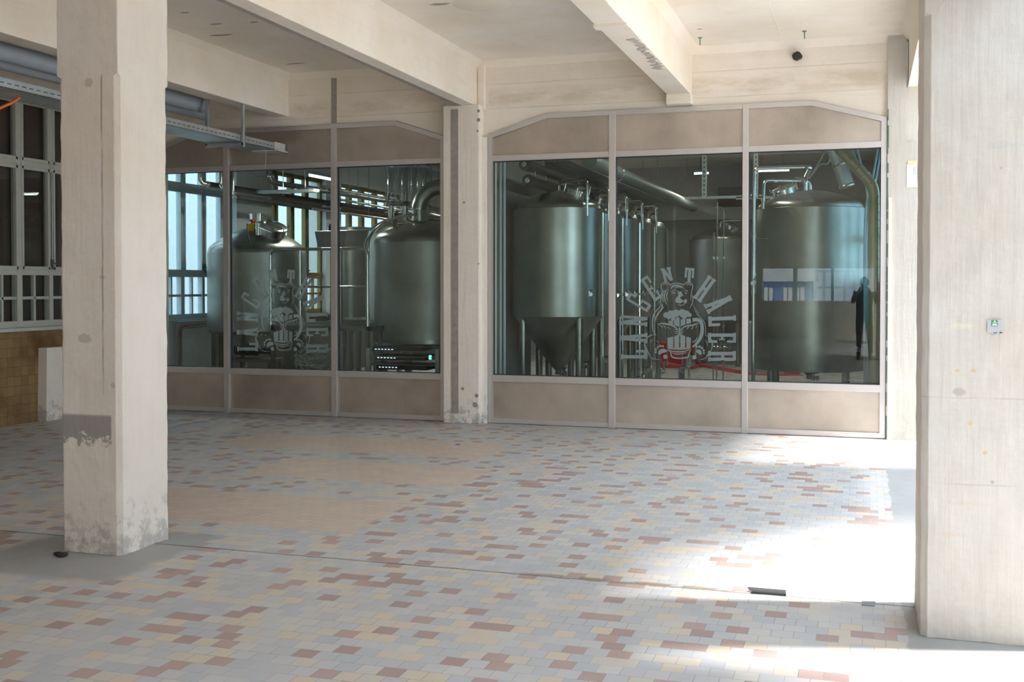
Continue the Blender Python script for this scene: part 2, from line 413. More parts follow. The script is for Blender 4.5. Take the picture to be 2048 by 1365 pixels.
def tile_wall():
    t = NT('brown_wall_tiles'); X, Y, Z = t.xyz(); cb = t.n('ShaderNodeCombineXYZ'); t.l(Y, cb.inputs[0]); t.l(Z, cb.inputs[1])
    br = t.n('ShaderNodeTexBrick'); t.l(cb.outputs[0], br.inputs['Vector']); br.offset = 0
    for k, v in (('Scale', 1.0), ('Brick Width', .11), ('Row Height', .11), ('Mortar Size', .0025), ('Mortar Smooth', .1), ('Bias', 0.0)): br.inputs[k].default_value = v
    br.inputs['Color1'].default_value = (.225, .14, .058, 1); br.inputs['Color2'].default_value = (.30, .195, .085, 1); br.inputs['Mortar'].default_value = (.10, .06, .03, 1)
    c = t.mix(t.ramp(t.noise(2.4, 5), .45, .7), br.outputs['Color'], (.12, .06, .025))
    t.bump(t.math('SUBTRACT', 1.0, br.outputs['Fac']), .3, .004)
    return t.fin(c, .3, 0.0)
M['tilewall'] = tile_wall()
def ribbed(name, col, rough, metal, step=.03, depth=.5):
    t = NT(name)
    return t.fin(col, rough, metal)
# ================================================================== SHELL
XL, XR, YW, YB, ZC = -9.25, 0.90, 12.06, -10.0, 4.18      # left wall, outer facade, glazed wall, back wall, ceiling
TW = .30                                                    # thickness of the glazed wall
MB().box(-9.6, XR, YB - .3, 24.3, -.3, 0).build('floor', M['floor'], kind='structure')
MB().box(-9.6, XR, YB - .3, 24.3, ZC, ZC + .35).build('ceiling', M['ceil'], kind='structure')

# wall that holds the two shop windows (north)
wn = struct_root('wall_north')
Wl = dict(x0=-8.68, a=-8.03, b=-5.287, x1=-4.672)          # left opening
Wr = dict(x0=-4.146, a=-3.437, b=-.532, x1=.218)           # right opening
ZS, ZT = 3.34, 3.55                                         # springing and top of the openings
def pts2(l, y): return [(x, y, z) for x, z in l]
for Wd, xa, xb in ((Wl, -9.25, -4.42), (Wr, -4.42, XR)):
    MB().prism(pts2([(Wd['x0'], ZS), (Wd['a'], ZT), (Wd['b'], ZT), (Wd['x1'], ZS), (Wd['x1'], ZC), (Wd['x0'], ZC)], YW), (0, TW, 0)).build('lintel', M['lintel'], wn)
MB().box(-9.25, Wl['x0'], YW, YW + TW, 0, ZC).build('side_pier', M['beam'], wn)
MB().box(Wl['x1'], Wr['x0'], YW, YW + TW, 0, ZC).build('middle_pier', M['paint'], wn)
MB().box(Wr['x1'], XR, YW - .06, YW + TW, 0, 3.06).box(Wr['x1'], .40, YW - .06, YW + TW, 3.06, ZC).box(.40, XR, YW + .12, YW + TW, 3.06, 3.66).build('facade_pier', M['paint_far'], wn)
MB().box(.232, .262, YW - .075, YW - .055, .0, 2.5).build('plaster_lip', M['paint'], wn)

# left wall: solid above/below with window openings
def left_windows(name, y0, y1, posts, frame_m, pane_m, z0=1.11, z1=3.78, bars=(1.75, 3.02), back=None):
    r = struct_root(name); x0 = XL - .13
    f = MB(); dx = .07
    def bar(ya, yb, za, zb, d=dx, off=0.0): f.box(x0 - d / 2 + off, x0 + d / 2 + off, ya, yb, za, zb)
    bar(y0, y1, z0 - .01, z0 + .07); bar(y0, y1, z1 - .06, z1)
    for z in bars: bar(y0, y1, z - .035, z + .035, .09)
    for k, p in enumerate(posts):
        wd = .042 if k % 2 else .032
        bar(p - wd, p + wd, z0, z1, .085)
    bar(y0 - .01, y0 + .04, z0, z1); bar(y1 - .04, y1 + .01, z0, z1)
    ed = [y0] + list(posts) + [y1]
    for a, b in zip(ed[:-1], ed[1:]):
        m_ = (a + b) / 2
        for (za, zb) in ((bars[0], bars[1]), (bars[1], z1)):
            if a > y0 + .01: bar(a + .03, a + .062, za, zb, .05, .03)
            if b < y1 - .01: bar(b - .062, b - .03, za, zb, .05, .03)
            bar(a, b, za + .03, za + .07, .05, .03); bar(a, b, zb - .07, zb - .03, .05, .03)
        bar(m_ - .016, m_ + .016, z0, bars[0], .05); 
    bar(y0, y1, (z0 + bars[0]) / 2 + .0, (z0 + bars[0]) / 2 + .035, .05)
    f.build('frame', frame_m, r, bevel=.004)
    MB().box(x0 - .004, x0 + .004, y0, y1, z0, z1).build('pane', pane_m, r)
    for a, b in list(zip(ed[:-1], ed[1:]))[::2]:
        if b < y1 - .01:
            h = MB().box(x0 + .045, x0 + .07, b - .018, b + .018, bars[0] + .04, bars[0] + .16)
            h.tube([(x0 + .055, b, bars[0] + .15), (x0 + .055, b, bars[1] - .05)], .008, 8)
            h.tube([(x0 + .075, b, bars[0] + .12), (x0 + .075, b + .05, bars[0] + .10)], .009, 8); h.build('handle', M['steel_dark'], r)
    MB().box(XL - .12, XL + .03, y0 - .02, y1 + .02, z0 - .045, z0 - .005).build('sill', frame_m, r)
    if back: MB().box(x0 - .12, x0 - .07, y0 - .05, y1 + .05, z0 - .05, z1 + .05).build('dark_room_sheet', back, r)  # dark sheet in place of the unlit room behind the panes
    return r
MB().box(XL - .35, XL, YB, 6.0, 0, ZC).build('wall_left', M['beam'], kind='structure')
wl2 = struct_root('wall_left_windows')
MB().box(XL - .35, XL, 6.0, 12.3, 0, 1.06).build('tiled_wainscot', M['tilewall'], wl2)
MB().box(XL - .35, XL, 6.0, 12.3, 3.78, ZC).build('upper_wall', M['beam'], wl2)
MB().box(XL - .35, XL, 11.95, 12.9, 1.06, ZC).build('wall_pier', M['beam'], wl2)
MB().box(XL - .35, XL, 12.3, 14.3, 0, 1.07).build('hall_parapet', M['pale_hall'], wl2); MB().box(XL - .35, XL, 14.3, 24.0, 0, 1.07).build('hall_parapet', plain('shaded_parapet', (.10, .105, .10), .8), wl2)  # second stretch coloured dark for the shade under the kettles
MB().box(XL - .35, XL, 12.3, 24.0, 3.5, ZC).build('hall_upper_wall', M['pale_hall'], wl2)
MB().box(XL - .35, XL, 14.93, 15.98, 1.07, 3.5).build('hall_pier', M['pale_hall'], wl2)
MB().box(XL - .35, XL, 21.4, 24.0, 1.07, 3.5).build('hall_end_pier', M['pale_hall'], wl2)
left_windows('window_3', 6.05, 11.95, [6.6, 7.2, 7.8, 8.35, 8.87, 9.40, 9.92, 10.43, 10.95, 11.45], M['white_paint'], M['glass_clear'], back=M['dark_room'])
left_windows('window_4', 12.9, 14.93, [13.15, 13.64, 14.16, 14.66], M['blue_paint'], M['glass_clear'], z1=3.5, bars=(1.75, 3.0))
left_windows('window_5', 15.98, 17.9, [16.27, 16.82, 17.33], M['olive'], M['glass_clear'], z1=3.5, bars=(1.75, 3.0))
left_windows('window_7', 18.5, 21.4, [19.05, 19.6, 20.2, 20.8], M['olive'], M['glass_clear'], z1=3.5, bars=(1.75, 3.0))
MB().box(XL - .35, XL, 17.9, 18.5, 1.07, 3.5).build('hall_pier', M['pale_hall'], wl2)
# white plaster box under the window
MB().prism([(XL, 10.60, 0), (XL, 11.9, 0), (XL, 11.9, .86), (XL, 10.62, .86)], (.12, 0, 0)).build('trim_1', M['paint'], kind='structure')

# back, right and far walls of the shell
wb = struct_root('wall_back')
bo = (-2.95, .42, 1.12, 2.10)
bz = MB().box(-9.6, bo[0], YB - .3, YB, 0, ZC).box(bo[1], XR, YB - .3, YB, 0, ZC).box(bo[0], bo[1], YB - .3, YB, 0, bo[2]).box(bo[0], bo[1], YB - .3, YB, bo[3], ZC)
bz.build('masonry', M['beam'], wb)
MB().box(-2.05, -1.93, YB - .2, YB - .1, bo[2], bo[3]).box(-.95, -.87, YB - .2, YB - .1, bo[2], bo[3]).build('window_post', M['blue_paint'], wb)
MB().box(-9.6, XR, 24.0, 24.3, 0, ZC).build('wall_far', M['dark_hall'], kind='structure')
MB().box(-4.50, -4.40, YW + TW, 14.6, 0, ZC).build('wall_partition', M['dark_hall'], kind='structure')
wr = struct_root('wall_right')
MB().box(.26, XR, 12.3, 12.9, 0, ZC).box(.26, XR, 18.4, 24.0, 0, ZC).box(.26, XR, 12.9, 18.4, 0, 1.6).box(.26, XR, 12.9, 18.4, 3.2, ZC).box(.26, XR, 12.9, 13.4, 1.6, 3.2).box(.26, XR, 16.4, 18.4, 1.6, 3.2).build('hall_wall', M['pale_hall'], wr)
w6 = struct_root('window_6'); f = MB(); x = .55
for y in (13.43, 13.9, 14.4, 14.9, 15.4, 15.9, 16.37): f.box(x - .04, x + .04, y - .035, y + .035, 1.6, 3.2)
for z in (1.63, 2.2, 3.17): f.box(x - .04, x + .04, 13.4, 16.4, z - .035, z + .035)
f.build('frame', M['blue_paint'], w6); MB().box(x - .004, x + .004, 13.4, 16.4, 1.6, 3.2).build('pane', M['glass_blue'], w6)

# facade beam above the open bays (its underside is what the light comes under)
MB().box(.42, .78, YB, YW + .12, 3.66, ZC).build('facade_beam', M['beam']).update_tag()
tag(bpy.data.objects['facade_beam'], 'cream painted edge beam over the open bays on the right side', 'beam')

# ceiling beams
def beam(x0, x1, label, y1=YW, y0=YB):
    t = thing('ceiling_beam', label, 'beam', ((x0 + x1) / 2, y1, 3.667))
    MB().box(x0, x1, y0, y1, 3.667, ZC).build('beam_body', M['beam'], t, bevel=.008)
    return t
bA = beam(-4.47, -4.27, 'heavy cream concrete beam with a chipped grey lower edge above the middle pier')
MB().box(-4.475, -4.415, YB, YW - .02, 3.660, 3.667).build('raw_edge', M['raw'], bA, label='exposed grey concrete strip')
bB = beam(-2.052, -1.80, 'cream concrete beam meeting the lintel above the right hand shop window')
MB().box(-2.06, -1.79, 8.55, 8.66, 3.645, 3.668).build('raised_band', M['beam'], bB)
g = MB(); 
for k in range(16):
    y = 9.15 + .085 * k + random.uniform(-.02, .02); xx = -1.83 + random.uniform(-.03, .01)
    g.prism([(xx - random.uniform(.03, .09), y, 3.668), (xx, y - .03, 3.668), (xx + .02, y + .05, 3.668), (xx - .04, y + .09, 3.668)], (0, 0, -random.uniform(.003, .012)))
g.build('spalled_patch', plain('chipped_plaster', (.50, .45, .40), .9), bB)
MB().box(-2.06, -1.79, YW - .16, YW, 3.56, 3.667).build('bearing_corbel', M['beam'], bB, bevel=.006)
bL = beam(-6.96, -6.735, 'cream concrete beam over the cable tray, nearest the left wall')

# coved edges of the ceiling
cv = .075; n = [0]
def cove(p, q, inx, iny):
    n[0] += 1
    p = Vector(p); q = Vector(q); i = Vector((inx, iny, 0))
    MB().prism([p, p + i * cv, p - Vector((0, 0, cv))], q - p).build('trim_%d' % (n[0] + 1), M['beam'], kind='structure')
for xa, xb in ((XL, -6.96), (-6.735, -4.47), (-4.27, -2.052), (-1.80, .42)):
    cove((xa, YW, ZC), (xb, YW, ZC), 0, -1)
for x, s in ((-6.96, -1), (-6.735, 1), (-4.47, -1), (-4.27, 1), (-2.052, -1), (-1.80, 1), (.42, -1)):
    cove((x, YB, ZC), (x, YW, ZC), s, 0)
# corner fillet where the middle beam lands on the pier
MB().box(-4.27, -4.17, YW - .05, YW, 3.62, ZC - .02).build('trim_20', M['beam'], kind='structure', bevel=.02)
# raw vertical strips left by removed ducts
MB().box(-6.155, -6.085, YW - .006, YW, 3.56, 4.10).build('trim_21', M['raw'], kind='structure')
# round plaster patch and small hooks on the ceiling
p = at(955, 2, 'z', ZC)
MB().lathe([(0, -.012), (.24, -.012), (.27, 0)], (p.x, p.y + .12, ZC), 28).build('trim_22', M['beam'], kind='structure')

g = MB()
for px, py, a_, b_ in ((443, 70, .14, .025), (592, 127, .13, .02), (432, 48, .07, .015), (370, 25, .05, .012), (508, 44, .05, .02), (1400, 58, .03, .012), (880, 8, .10, .03)):
    p = at(px, py, 'z', ZC); g.prism([(p.x + a_ * u, p.y + b_ * v + random.uniform(-.004, .004), ZC - .003) for u, v in ((-1, 0), (-.4, -1), (.3, -.6), (1, -.2), (.5, .8), (-.3, 1))], (0, 0, .003))
g.build('trim_24', M['raw'], kind='structure')
p = at(578, 157, 'z', ZC - .01); MB().lathe([(0, -.01), (.05, -.008), (.055, .01)], p, 18).build('trim_25', M['white_paint'], kind='structure')
# ================================================================== PILLARS
def pillar(label, x0, x1, y0, y1, m, zstep=2.95, ch=.028, ztop=3.667):
    t = thing('concrete_pillar', label, 'pillar', ((x0 + x1) / 2, (y0 + y1) / 2, 0))
    P = [(x0 + ch, y0), (x1 - ch, y0), (x1, y0 + ch), (x1, y1 - ch), (x1 - ch, y1), (x0 + ch, y1), (x0, y1 - ch), (x0, y0 + ch)]
    c2 = .004; Q = [(x0 + c2, y0), (x1 - c2, y0), (x1, y0 + c2), (x1, y1 - c2), (x1 - c2, y1), (x0 + c2, y1), (x0, y1 - c2), (x0, y0 + c2)]
    rings = [(P, 0), (P, zstep * .5), (P, zstep), (Q, zstep + .012), (Q, ztop)]
    b = MB().add([(x, y, z) for rg, z in rings for x, y in rg], [tuple(range(8))[::-1], tuple(range(32, 40))] + [(8 * i + k, 8 * i + (k + 1) % 8, 8 * i + 8 + (k + 1) % 8, 8 * i + 8 + k) for i in range(4) for k in range(8)])
    o = b.build('shaft', m, t, bevel=.004)
    sd = o.modifiers.new('sub', 'SUBSURF'); sd.subdivision_type = 'SIMPLE'; sd.levels = 6; sd.render_levels = 6
    tx = bpy.data.textures.new('rough', 'CLOUDS'); tx.noise_scale = .14; tx.noise_depth = 3
    dm = o.modifiers.new('rough', 'DISPLACE'); dm.texture = tx; dm.strength = .012; dm.mid_level = .5; dm.texture_coords = 'GLOBAL'
    return t
zl = at(235, 150, 'y', 5.445).z
lp = pillar('free-standing square pillar with a grey render patch near its foot', -4.592, -4.165, 5.445, 5.935, M['paint_left'], zl)
rp = pillar('broad whitish pier in the right foreground with a small green and silver sticker', .25, .98, 5.30, 5.88, M['paint_right'], at(1855, 30, 'y', 5.3).z, .03)
for o, lb in ((None, None),): pass
def plain_pillar(y0, y1, label):
    t = thing('concrete_pillar', label, 'pillar', (.6, (y0 + y1) / 2, 0)); MB().box(.25, .98, y0, y1, 0, 3.667).build('shaft', M['paint'], t, bevel=.02)
plain_pillar(-1.1, -.52, 'whitish facade pier standing behind the photographer')
plain_pillar(-7.6, -7.0, 'whitish facade pier farthest back beside the rear wall')
for yy in (-1.0,):
    t = thing('concrete_pillar', 'square interior pillar standing behind the photographer', 'pillar', (-4.38, yy - .2, 0)); MB().box(-4.59, -4.18, yy - .41, yy, 0, 3.667).build('shaft', M['paint'], t, bevel=.02)
t = thing('light_baffle', 'unseen long grey baffle added under the edge beam to shorten the near sun patch', 'shutter box', (.62, 2.0, 2.8))  # added out of view to limit how far sun reaches the near floor
MB().box(.48, .76, -.5, 5.28, 3.02, 3.66).build('casing', M['galv'], t, bevel=.02); MB().box(.58, .64, -.5, 5.28, 2.98, 3.02).build('baffle_edge', M['steel_dark'], t)
t = thing('canopy_blocker', 'unseen narrow slab added outside the near bay to hold back sky and sun', 'canopy', (1.2, 2.1, 4.25))  # added out of view to cut sky and sun on pier and floor
MB().box(XR, 1.85, -1.0, 5.25, 4.25, 4.38).build('blocker_slab', M['render_out'], t)
for y in (-.8, 2.2, 5.1): MB().prism([(XR, y, 4.25), (1.4, y, 4.25), (XR, y, 4.0)], (0, .05, 0)).build('bracket', M['steel_dark'], t)
tag(MB().box(3.4, 3.6, -4.0, 5.0, -.05, 3.1).build('bounce_blocker', M['raw']), 'unseen dark concrete wall added outside the near bay to block low sky and bounce light', 'wall')  # added out of view to keep sky and ground bounce off the pier
# middle engaged pillar between the two shop windows
t = thing('engaged_pillar', 'wall pillar between the two shop windows with a dark vertical strip', 'pillar', (-4.42, 11.95, 0))
MB().box(-4.645, -4.20, 11.89, YW, 0, 3.667).build('shaft', M['paint'], t, bevel=.012)
MB().box(-4.54, -4.455, 11.882, 11.892, .12, 3.62).build('raw_strip', M['raw'], t, label='bare brown-grey concrete strip')
MB().box(-4.672, -4.645, 11.96, YW + .02, 0, 3.02).box(-4.20, -4.146, 11.97, YW + .02, 0, 3.30).build('reveal', M['paint'], t)
g = MB()
for (px, py, r) in ((957, 240, .022), (957, 222, .018), (955, 262, .014), (928, 405, .014), (915, 560, .012), (957, 528, .010), (925, 778, .02), (953, 792, .024), (950, 810, .03)):
    s = at(px, py, 'y', 11.885); g.lathe([(0, 0), (r, 0), (r * .7, .006), (0, .006)], (s.x, 11.886, s.z), 9, axis=(0, 1, 0))
g.build('drill_hole', M['raw'], t)

# ================================================================== SHOP WINDOWS
def shop_window(name, W, mull, z_low=(.485, .56), z_up=(3.025, 3.09)):
    r = struct_root(name); ya, yb = YW - .035, YW + .045; e = .06
    out = [(W['x0'], 0), (W['x1'], 0), (W['x1'], ZS), (W['b'], ZT), (W['a'], ZT), (W['x0'], ZS)]
    def off(poly, d):
        res = []; m_ = len(poly)
        for i in range(m_):
            p0, p1, p2 = Vector(poly[i - 1]), Vector(poly[i]), Vector(poly[(i + 1) % m_])
            d1 = (p1 - p0).normalized(); d2 = (p2 - p1).normalized()
            n1 = Vector((-d1.y, d1.x)); n2 = Vector((-d2.y, d2.x)); bs = (n1 + n2).normalized()
            res.append(p1 + bs * (d / max(.3, bs.dot(n1))))
        return res
    g = .006; o1 = off(out, g); inn = off(out, e + .0)
    f = MB()
    for i in range(6):
        j = (i + 1) % 6
        f.prism([(o1[i].x, ya, o1[i].y), (o1[j].x, ya, o1[j].y), (inn[j].x, ya, inn[j].y), (inn[i].x, ya, inn[i].y)], (0, yb - ya, 0))
    f.build('outer_frame', M['alu'], r)
    for m0, m1 in mull: MB().box(m0, m1, ya - .006, yb, .0, ZT - .01).build('mullion', M['alu'], r, bevel=.003)
    xs = [W['x0'] + e] + [v for mm in mull for v in mm] + [W['x1'] - e]
    for k in range(0, len(xs), 2):
        x0, x1 = xs[k], xs[k + 1]
        MB().box(x0, x1, ya, yb, *z_low).build('transom', M['alu'], r, bevel=.003)
        MB().box(x0, x1, ya, yb, *z_up).build('transom', M['alu'], r, bevel=.003)
        MB().box(x0, x1, YW - .012, YW + .012, e, z_low[0]).build('lower_panel', M['panel'], r)
        # upper panel follows the sloping head
        top = [(x1, ZT - e if x1 <= W['b'] else None), (x0, ZT - e if x0 >= W['a'] else None)]
        P = [(x0, z_up[1]), (x1, z_up[1])]
        zs = ZS - e * .8
        if x1 > W['b']: P += [(x1, zs), (W['b'], ZT - e)]
        else: P += [(x1, ZT - e)]
        if x0 < W['a']: P += [(W['a'], ZT - e), (x0, zs)]
        else: P += [(x0, ZT - e)]
        MB().prism([(x, YW - .012, z) for x, z in P], (0, .024, 0)).build('upper_panel', M['panel'], r)
        MB().box(x0, x1, YW + .010, YW + .016, z_low[1], z_up[0]).build('glass_pane', M['glass'], r)
        q = .008
        sf = MB().box(x0, x0 + q, YW - .0, YW + .03, z_low[1], z_up[0]).box(x1 - q, x1, YW, YW + .03, z_low[1], z_up[0]).box(x0, x1, YW, YW + .03, z_low[1], z_low[1] + q).box(x0, x1, YW, YW + .03, z_up[0] - q, z_up[0])
        sf.build('gasket', M['rubber'], r)
    return r
shop_window('window_1', Wl, [(-7.644, -7.565), (-6.150, -6.075)])
shop_window('window_2', Wr, [(-2.717, -2.643), (-1.253, -1.190)])
# green builder's foam along the right edge of the right window frame
gm = MB(); zz = 0
while zz < 3.3:
    h_ = random.uniform(.05, .3); gm.box(.2185, .232 - random.uniform(0, .006), YW - .07, YW - .06 + .01, zz, zz + h_ * random.uniform(.5, 1)); zz += h_
gm.build('trim_23', plain('green_sealant', (.10, .16, .12), .7), kind='structure')

# ================================================================== SMALL THINGS IN THE EMPTY HALL
# paper note on the far pier
t = thing('paper_note', 'white note with a handwritten letter S taped on the far right pier', 'note', at(1825, 352, 'y', 11.995))
a, b = at(1813.6, 329, 'y', 11.995), at(1813.6, 375, 'y', 11.995); xe = a.x + .20; yq = 11.995
MB().box(a.x, xe, yq - .002, yq, b.z, a.z).build('sheet', M['paper'], t)
c_ = at(1814, 322, 'y', 11.995); MB().box(a.x + .01, xe, yq - .003, yq - .001, a.z - .01, c_.z).build('tape_strip', M['tape'], t)
def ribbon(mb, pts, w, to3, taper=(1, 1), cap=True):
    P = [Vector((p[0], p[1])) for p in pts]; n_ = len(P); L = []; Rr = []
    for i, p in enumerate(P):
        d = (P[min(i + 1, n_ - 1)] - P[max(i - 1, 0)]).normalized(); nn = Vector((-d.y, d.x)); t_ = i / (n_ - 1)
        ww = w / 2 * (taper[0] + (1 - taper[0]) * min(1, t_ * 3) if t_ < .34 else (1 if t_ < .66 else 1 - (1 - taper[1]) * (t_ - .66) * 3))
        L.append(p + nn * ww); Rr.append(p - nn * ww)
    vs = [to3(q.x, q.y) for q in L] + [to3(q.x, q.y) for q in Rr]
    mb.add(vs, [(i, i + 1, n_ + i + 1, n_ + i) for i in range(n_ - 1)])
m_ = MB(); f3 = lambda x, y: tuple(at(1700 + x / 2.73, y / 2.73, 'y', 11.991))
ribbon(m_, [tuple(v)[:2] for v in smooth_path([(360, 914, 0), (352, 915, 0), (347, 924, 0), (355, 930, 0), (358, 938, 0), (344, 941, 0)], 6)], 1.8, f3)
ribbon(m_, [(346, 952), (368, 947)], 1.5, f3)
m_.build('handwriting', M['ink'], t)
# motorway-style sticker on the right pier
yq = 5.293
t = thing('square_sticker', 'small rounded silver sticker with a green square on the right pier', 'sticker', at(1989, 655, 'y', yq))
def rrect(x0, x1, z0, z1, r):
    P = []
    for cx, cz, a0 in ((x1 - r, z1 - r, 0), (x0 + r, z1 - r, 90), (x0 + r, z0 + r, 180), (x1 - r, z0 + r, 270)):
        for k in range(5): a = math.radians(a0 + k * 22.5); P.append((cx + r * math.cos(a), cz + r * math.sin(a)))
    return P
a, b = at(1974.5, 640, 'y', yq), at(2004, 667, 'y', yq)
MB().prism([(x, yq, z) for x, z in rrect(a.x, b.x, b.z, a.z, .008)], (0, -.001, 0)).build('sticker_sheet', M['sticker'], t)
def s2(x, y, dy=0): return tuple(at(1940 + x / 11.37, 600 + y / 11.37, 'y', yq - dy))
MB().prism([s2(485, 467, .0015), s2(632, 467, .0015), s2(632, 602, .0015), s2(485, 602, .0015)], (0, -.0008, 0)).build('green_square', M['green'], t)
g = MB()
for P in ([(500, 590), (556, 590), (558, 545), (518, 545)], [(566, 590), (622, 590), (604, 545), (566, 545)], [(540, 510), (585, 510), (572, 474), (552, 474)], [(503, 518), (620, 518), (620, 531), (503, 531)]):
    g.prism([s2(x, y, .003) for x, y in P], (0, -.0005, 0))
g.build('road_pictogram', M['vinyl_white'], t)
g = MB()
for P in ([(530, 742), (620, 742), (620, 756), (530, 756)], [(672, 735), (735, 735), (735, 758), (672, 758)]): g.prism([s2(x, y, .003) for x, y in P], (0, -.0005, 0))
g.build('small_print', M['ink'], t)
# hooks on the ceiling
for k, (px, py, lb) in enumerate(((1400, 75, 'small green hook under the ceiling beside the right hand beam'), (1609, 62, 'small green hook under the ceiling above the round hole'))):
    p = at(px, py, 'z', ZC)
    t = thing('ceiling_hook', lb, 'hook', p, 'ceiling hooks'); MB().lathe([(0, 0), (.022, 0), (.022, -.008), (0, -.008)], p, 12).build('plate', M['hook'], t)
    MB().tube([(p.x, p.y, ZC - .005), (p.x, p.y, ZC - .08)], .006, 8).build('pin', M['hook'], t)
# round hole near the ceiling
p = at(1594, 112, 'y', YW - .055)
P = [(p.x + (.045 + random.uniform(-.008, .008)) * math.cos(a * .5236), YW - .078, p.z + (.04 + random.uniform(-.008, .008)) * math.sin(a * .5236)) for a in range(12)]
tag(MB().prism(P, (0, .08, 0)).build('wall_hole', M['black']), 'ragged black round hole high in the wall under the ceiling', 'hole')
# things on the floor
a, b = at(1503, 1187, 'z', 0), at(1572, 1191, 'z', 0)
t = thing('rubber_strip', 'short black rubber strip lying along the floor joint', 'strip', (a + b) / 2)
d = (b - a); nn = Vector((-d.y, d.x, 0)).normalized()
MB().prism([a - nn * .012, b - nn * .022, b + nn * .012, a + nn * .012], (0, 0, .012)).build('strip_body', M['rubber'], t)
MB().prism([a + nn * .012 + Vector((-.01, 0, .008)), b + nn * .010 + Vector((0, 0, .008)), b + nn * .028 + Vector((0, 0, .016)), a + nn * .030 + Vector((-.02, 0, .020))], (0, 0, .003)).build('curled_lip', M['rubber'], t)
c = at(1737, 1208, 'z', 0)
tag(MB().prism([c + Vector((x, y, .001)) for x, y in ((-.032, -.045), (.030, -.045), (.034, .045), (-.03, .045))], (0, 0, .002)).build('floor_tape', plain('grey_tape', (.22, .25, .29), .5)), 'square of grey tape stuck on the floor before the right pier', 'tape')
c = at(121, 1113, 'z', 0); bl = MB()
for k in range(5): bl.sphere((c.x + random.uniform(-.03, .03), c.y + random.uniform(-.02, .02), .012), random.uniform(.014, .024), 10, (1.3, 1, .6))
tag(bl.build('dark_clump', M['black']), 'small dark clump of dirt beside the free-standing pillar', 'debris')
c = at(915, 890, 'z', 0); tag(MB().prism([c + Vector((x, y, .001)) for x, y in ((-.02, -.02), (.025, -.01), (.02, .03), (-.01, .02))], (0, 0, .004)).build('blue_scrap', plain('blue_scrap_paint', (.02, .12, .45), .5)), 'tiny blue scrap lying on the farthest beige tile field', 'debris')

# cable tray below the left beam
t = thing('cable_tray', 'perforated galvanised cable tray hung under the left beam', 'cable tray', (-7.0, 11.0, 3.2))
x0, x1, y0, y1, z0 = -7.20, -6.78, 2.0, 11.80, 3.235
tr = MB().box(x0, x1, y0, y1, z0, z0 + .004).box(x0, x0 + .003, y0, y1, z0, z0 + .075).box(x1 - .003, x1, y0, y1, z0, z0 + .075).box(x1 - .012, x1 + .004, y0, y1, z0 + .072, z0 + .078)
sl = MB(); y = 6.0
while y < y1 - .05: sl.box(x1 + .0002, x1 + .0012, y, y + .05, z0 + .035, z0 + .042); y += .085
s2_ = MB(); y = 7.0
while y < y1 - .02:
    for xx in (-7.14, -7.06, -6.98, -6.90, -6.83): s2_.box(xx, xx + .035, y, y + .012, z0 - .0012, z0 - .0002)
    y += .05
tr.build('tray_channel', M['galv'], t, extra=[(sl, M['black']), (s2_, M['steel_dark'])])
for y in (6.6, 9.5, 11.05):
    MB().box(x0 - .05, x0 - .01, y - .02, y + .02, z0 - .03, 3.9).box(x1 + .006, x1 + .036, y - .02, y + .02, z0 - .06, 3.70).box(x0 - .05, x1 + .04, y - .02, y + .02, z0 - .045, z0 - .004).build('hanger', M['galv'], t, bevel=.003)
MB().box(x1 - .30, x1 + .06, y1 - .03, YW - .04, z0 - .02, z0 - .005).box(x1 - .0, x1 + .015, y1 - .03, YW - .04, z0 - .02, z0 + .09).build('end_bracket', M['white_cable'], t)
MB().tube(smooth_path([(x1 - .06, y1 - .12, z0 + .0), (x1 - .05, y1 - .12, z0 - .12), (x1 - .07, y1 - .12, z0 - .24)], 5), .003, 6).build('loose_wire', M['white_cable'], t)
for k, (xx, zz, ye) in enumerate(((-7.40, 3.70, 11.2), (-7.62, 3.68, 11.6))):
    tag(MB().tube([(xx, 2.0, zz), (xx, ye, zz)], .085, 20).build('ventilation_pipe', M['plastic_grey']), ['smooth grey pipe running behind the left beam, nearest the beam', 'smooth grey pipe running behind the left beam, nearer the left wall'][k], 'pipe', 'grey pipes under the left ceiling')
p0 = at(0, 216, 'x', -7.1); p1 = at(58, 182, 'x', -7.0)
tag(MB().tube(smooth_path([p0 + (p0 - p1) * .6 + Vector((0, 0, .02)), p0, (p0 + p1) / 2 + Vector((0, 0, -.015)), p1, Vector((-7.0, p1.y + .1, z0 + .02))], 8), .013, 10).build('orange_cable', M['orange']), 'orange cable hanging from the cable tray by the left wall', 'cable')

# ================================================================== YARD OUTSIDE
MB().box(XR, 40, -30, 40, -.35, -.05).build('ground_yard', M['asphalt'], kind='structure')
MB().box(-20, XR, -40, YB - .3, -.35, -.05).build('ground_rear_yard', M['asphalt'], kind='structure')
MB().box(-20, -9.6, -10, 30, -.35, -.05).build('ground_side_yard', M['asphalt'], kind='structure')
t = thing('shadow_tower', 'unseen plain tower added across the yard to cast the shadow on the right floor', 'tower', (5.6, 9.4, -.05))  # added out of view, only casts the soft shadow between the sun patches
MB().box(3.8, 8.5, 8.6, 10.5, -.05, 15.5).build('tower_wall', M['render_out'], t); MB().box(3.6, 8.7, 8.4, 10.7, 15.5, 15.7).build('tower_roof', M['raw'], t)
t = thing('side_building', 'pale rendered building seen through the brewery windows', 'building', (-14, 16, -.05))
MB().box(-15, -13.2, 9, 30, -.05, 5.6).build('facade', M['render_blue'], t)
for y in (11.6, 14.3, 18.35, 23.5):
    MB().box(-13.2, -13.17, y, y + .42, 1.0, 2.6).build('window', M['steel_dark'], t)
t = thing('rear_building', 'low blue house across the rear yard, mirrored in the right shop window', 'building', (-5.5, -24, -.05))
MB().box(-9, -2.2, -28, -24, -.05, 1.75).build('facade', plain('blue_house_paint', (.16, .24, .50), .8), t)
